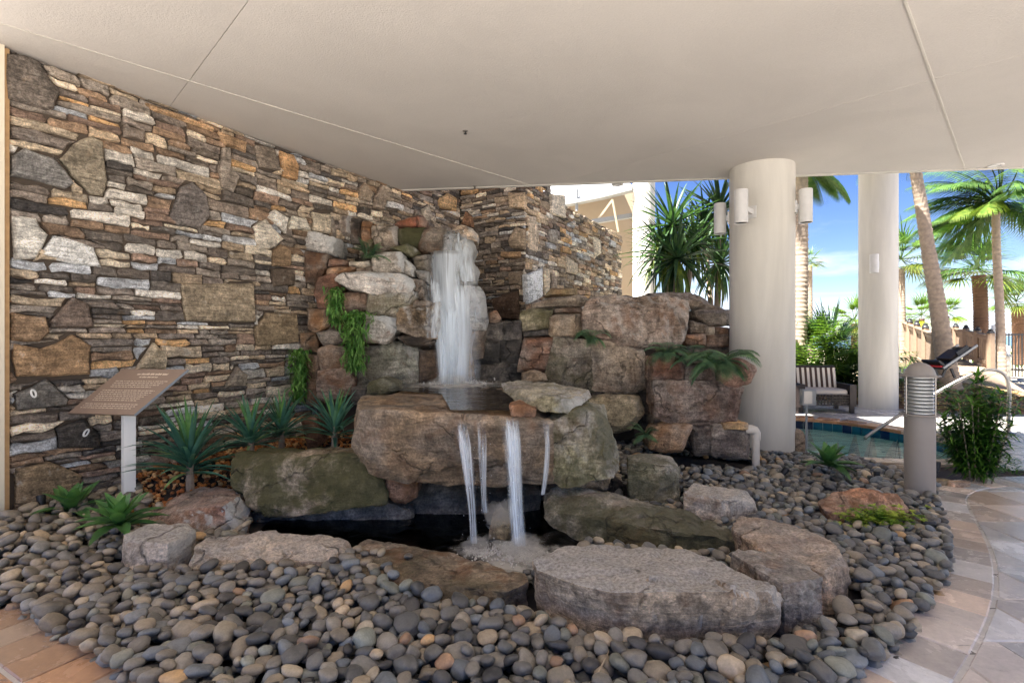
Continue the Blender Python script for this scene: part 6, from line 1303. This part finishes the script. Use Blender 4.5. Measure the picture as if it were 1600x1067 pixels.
fanpalm('fan_palm', (*P(1266, 560, 26)[:2], 0), [P(1266, 560, 26), P(1265, 480, 26), P(1265, 415, 26)], .15, .13, P(1266, 408, 26), 'thin distant fan palm right behind the tall straight trunk', 7, 16, .7, bark='bark')
for k, (px, py, d, L, lab) in enumerate([(1440, 492, 25, 1.0, 'small yellow-green palm above the boardwalk fence, left of leaning trunk'), (1479, 488, 26, .9, 'small yellow-green palm just right of the leaning trunk'), (1335, 500, 22, 1.0, 'small pale palm behind the bright green bushes')]):
    fanpalm('fan_palm', (*P(px, 545, d)[:2], 0), [P(px, 560, d), P(px, 520, d), P(px, py+6, d)], .14, .12, P(px, py, d), lab, 20+k, 22, L, mat='areca')
# bright feather bushes between the columns
def bush(px, py, d, n, L, lab, seed, mat='areca', name='feather_palm_bush'):
    rr = random.Random(seed); b = P(px, py, d); b.z = 0; o = empty(name, b, lab, 'bush', 'bright palm bushes between the columns', world=True)
    for k in range(n):
        m = MB(); g = rr.uniform(.55, 1.3); pinnate(m, b+V((rr.gauss(0, .25), rr.gauss(0, .2), 0)), sph(rr.uniform(0, 6.3), rr.uniform(.7, 1.45)), L*rr.uniform(.7, 1.1), L*.26, 1.5, 22, 8, .2, .085, tint=(g, g, g, 1), rach=.012, wind=V((-.1, 0, 0))); m.build('frond', M[mat], o, angle=None)
bush(1322, 600, 12.9, 46, 2.3, 'bright yellow-green feathery bush left of the far column', 1); bush(1286, 600, 12.6, 36, 1.9, 'bright feathery bush directly behind the loveseat', 2); bush(1238, 600, 13.2, 26, 2.2, 'feathery bush half hidden by the near column', 3); bush(1405, 575, 15.5, 16, 1.5, 'loose pale bush behind the low striped bench', 4, 'palm')
fanpalm('fan_palm', (*P(1295, 560, 13.8)[:2], 0), [P(1295, 590, 13.8), P(1295, 540, 13.8)], .1, .1, P(1295, 545, 13.8), 'grey-green low fan palm above the bright bushes', 30, 34, 1.0, mat='fan', spread=(-.2, 1.4), skirt=False); fanpalm('fan_palm', (*P(1240, 560, 14.5)[:2], 0), [P(1240, 590, 14.5), P(1240, 540, 14.5)], .1, .1, P(1240, 545, 14.5), 'low fan palm behind the foot of the tall straight trunk', 31, 28, 1.0, mat='areca', spread=(-.2, 1.4), skirt=False)
# screw-pine like tree between the return wall and the near column
SP = [leafmesh('leaf', M['fan'], 1, .036, dr, 'sword', 7, .3) for dr in (.2, .7)]
def spiky_tree(base, heads, lab, seed, n=78):
    rr = random.Random(seed); o = empty('spiky_tree', base, lab, 'tree', 'spiky trees behind the outcrop'); base = V(base); top = V((0, 0, .8))
    mb = MB(); mb.tube([(0, 0, 0), (0, 0, .8), (.03, 0, 1.4)], [.12, .10, .08], 10); mb.build('trunk', M['bark'], o)
    for hpos, L in heads:
        h = V(hpos)-base; mb = MB(); mb.tube([(0, 0, 1.0), V((h.x*.5, h.y*.5, (1.0+h.z)/2)), h], [.07, .055, .045], 8); mb.build('limb', M['bark'], o)
        for k in range(n):
            s = k/n; el = math.radians(-72+146*s+rr.uniform(-10, 10)); az = k*2.39996; lf = bpy.data.objects.new('leaf', SP[0 if s > .45 else 1]); COL.objects.link(lf); lf.parent = o
            l = L*rr.uniform(.75, 1.08); lf.location = h; lf.rotation_euler = Matrix(Matrix.Rotation(az, 3, 'Z') @ Matrix.Rotation(-el, 3, 'Y')).to_euler(); lf.scale = (l, l, l); g = rr.uniform(.6, 1.3); lf.color = (g, g, g, 1)
            if s < .22 and rr.random() < .6: lf.color = (2.6*g, 1.7*g, .8*g, 1)
b1_ = P(1058, 560, 9.6); b1_.z = 0; spiky_tree(b1_, [(P(1050, 352, 9.5), 1.02), (P(1058, 405, 9.2), 1.08), (P(1034, 392, 9.7), .95), (P(1085, 380, 9.8), .9)], 'big dark spiky-leaved tree between the return wall and near column', 1)
b2_ = P(1118, 560, 10.4); b2_.z = 0; spiky_tree(b2_, [(P(1124, 330, 10.4), 1.05), (P(1125, 412, 10.2), .95), (P(1100, 350, 10.9), .9)], 'second spiky-leaved tree close behind the near column', 2)
bush(982, 520, 13.5, 14, 1.7, 'small bright green bush at the end of the return wall', 9)
# cream building and canopy behind the return wall
bd = empty('cream_building', (3.5, 17, 0), 'cream building with steel-braced canopy behind the return wall', 'building', world=True)
mb = MB(); mb.box((2.2, 18.0, 3.2), (4.6, .5, 6.6)); mb.build('wall', plain('building_stucco', rgb(168, 150, 126), .9, 0, 6, .06, .1), bd, smooth=False)
cpos = P(1006, 400, 16); mb = MB(); mb.lathe([(.34, 0), (.34, 8)], (cpos.x, cpos.y, 0), 28); mb.build('column', M['column'], bd)
rf = MB(); pts = [P(840, 326, 16.8), P(890, 318, 16.6), P(940, 308, 16.3), P(988, 296, 15.9)]
for a, b in zip(pts, pts[1:]):
    for dz, w in ((0, .22), ): d = b-a; m = d.to_track_quat('X', 'Z').to_matrix(); rf.box((a+b)/2, (d.length*1.01, .3, .12), M=m)
rf.build('canopy_edge', M['greybox'], bd, smooth=False)
rf = MB(); q = [p+V((0, .0, .12)) for p in pts]; q2 = [p+V((-.4, 3.0, 2.0)) for p in pts]; rf.add(q+q2, [(i, i+1, i+5, i+4) for i in range(3)]); cr = rf.build('canopy_roof', M['greybox'], bd, smooth=False); sm = cr.modifiers.new('thick', 'SOLIDIFY'); sm.thickness = .1
for a, b, r_ in ((P(957, 312, 16.2), P(932, 346, 16.9), .035), (P(957, 312, 16.2), P(966, 362, 16.9), .035), (P(901, 296, 16.5), P(901, 330, 16.5), .05)): mb = MB(); mb.tube([a, b], r_, 8); mb.build('brace', M['cream'] if r_ < .04 else M['greybox'], bd)
a, b = P(925, 347, 16.8), P(995, 336, 16.6); mb = MB(); d = b-a; mb.box((a+b)/2, (d.length, .2, .14), M=d.to_track_quat('X', 'Z').to_matrix()); mb.build('beam', M['greybox'], bd, smooth=False)
mb = MB(); mb.lathe([(.28, 0), (.28, 2.4), (.20, 2.5)], (*P(1000, 450, 14.5)[:2], 0), 20); tag(mb.build('planter_column', M['cream']), 'short cream pillar at the foot of the spiky tree', 'pillar')
# low dune plants along the horizon
mb = MB()
for k in range(1500):
    y = rnd.uniform(24, 46); x = y*rnd.uniform(.3, 1.15); g = rnd.uniform(.5, 1.2); v, f = blade_geo((x, y, 0), sph(rnd.uniform(0, 6.3), rnd.uniform(.5, 1.5)), rnd.uniform(.5, 1.1), .05, .9, 3, .1, 'tip'); mb.add(v, f, (g, g, g*.8, 1))
tag(mb.build('dune_grass', M['palm'], angle=None), 'rough dune grass before the beach', kind='stuff')
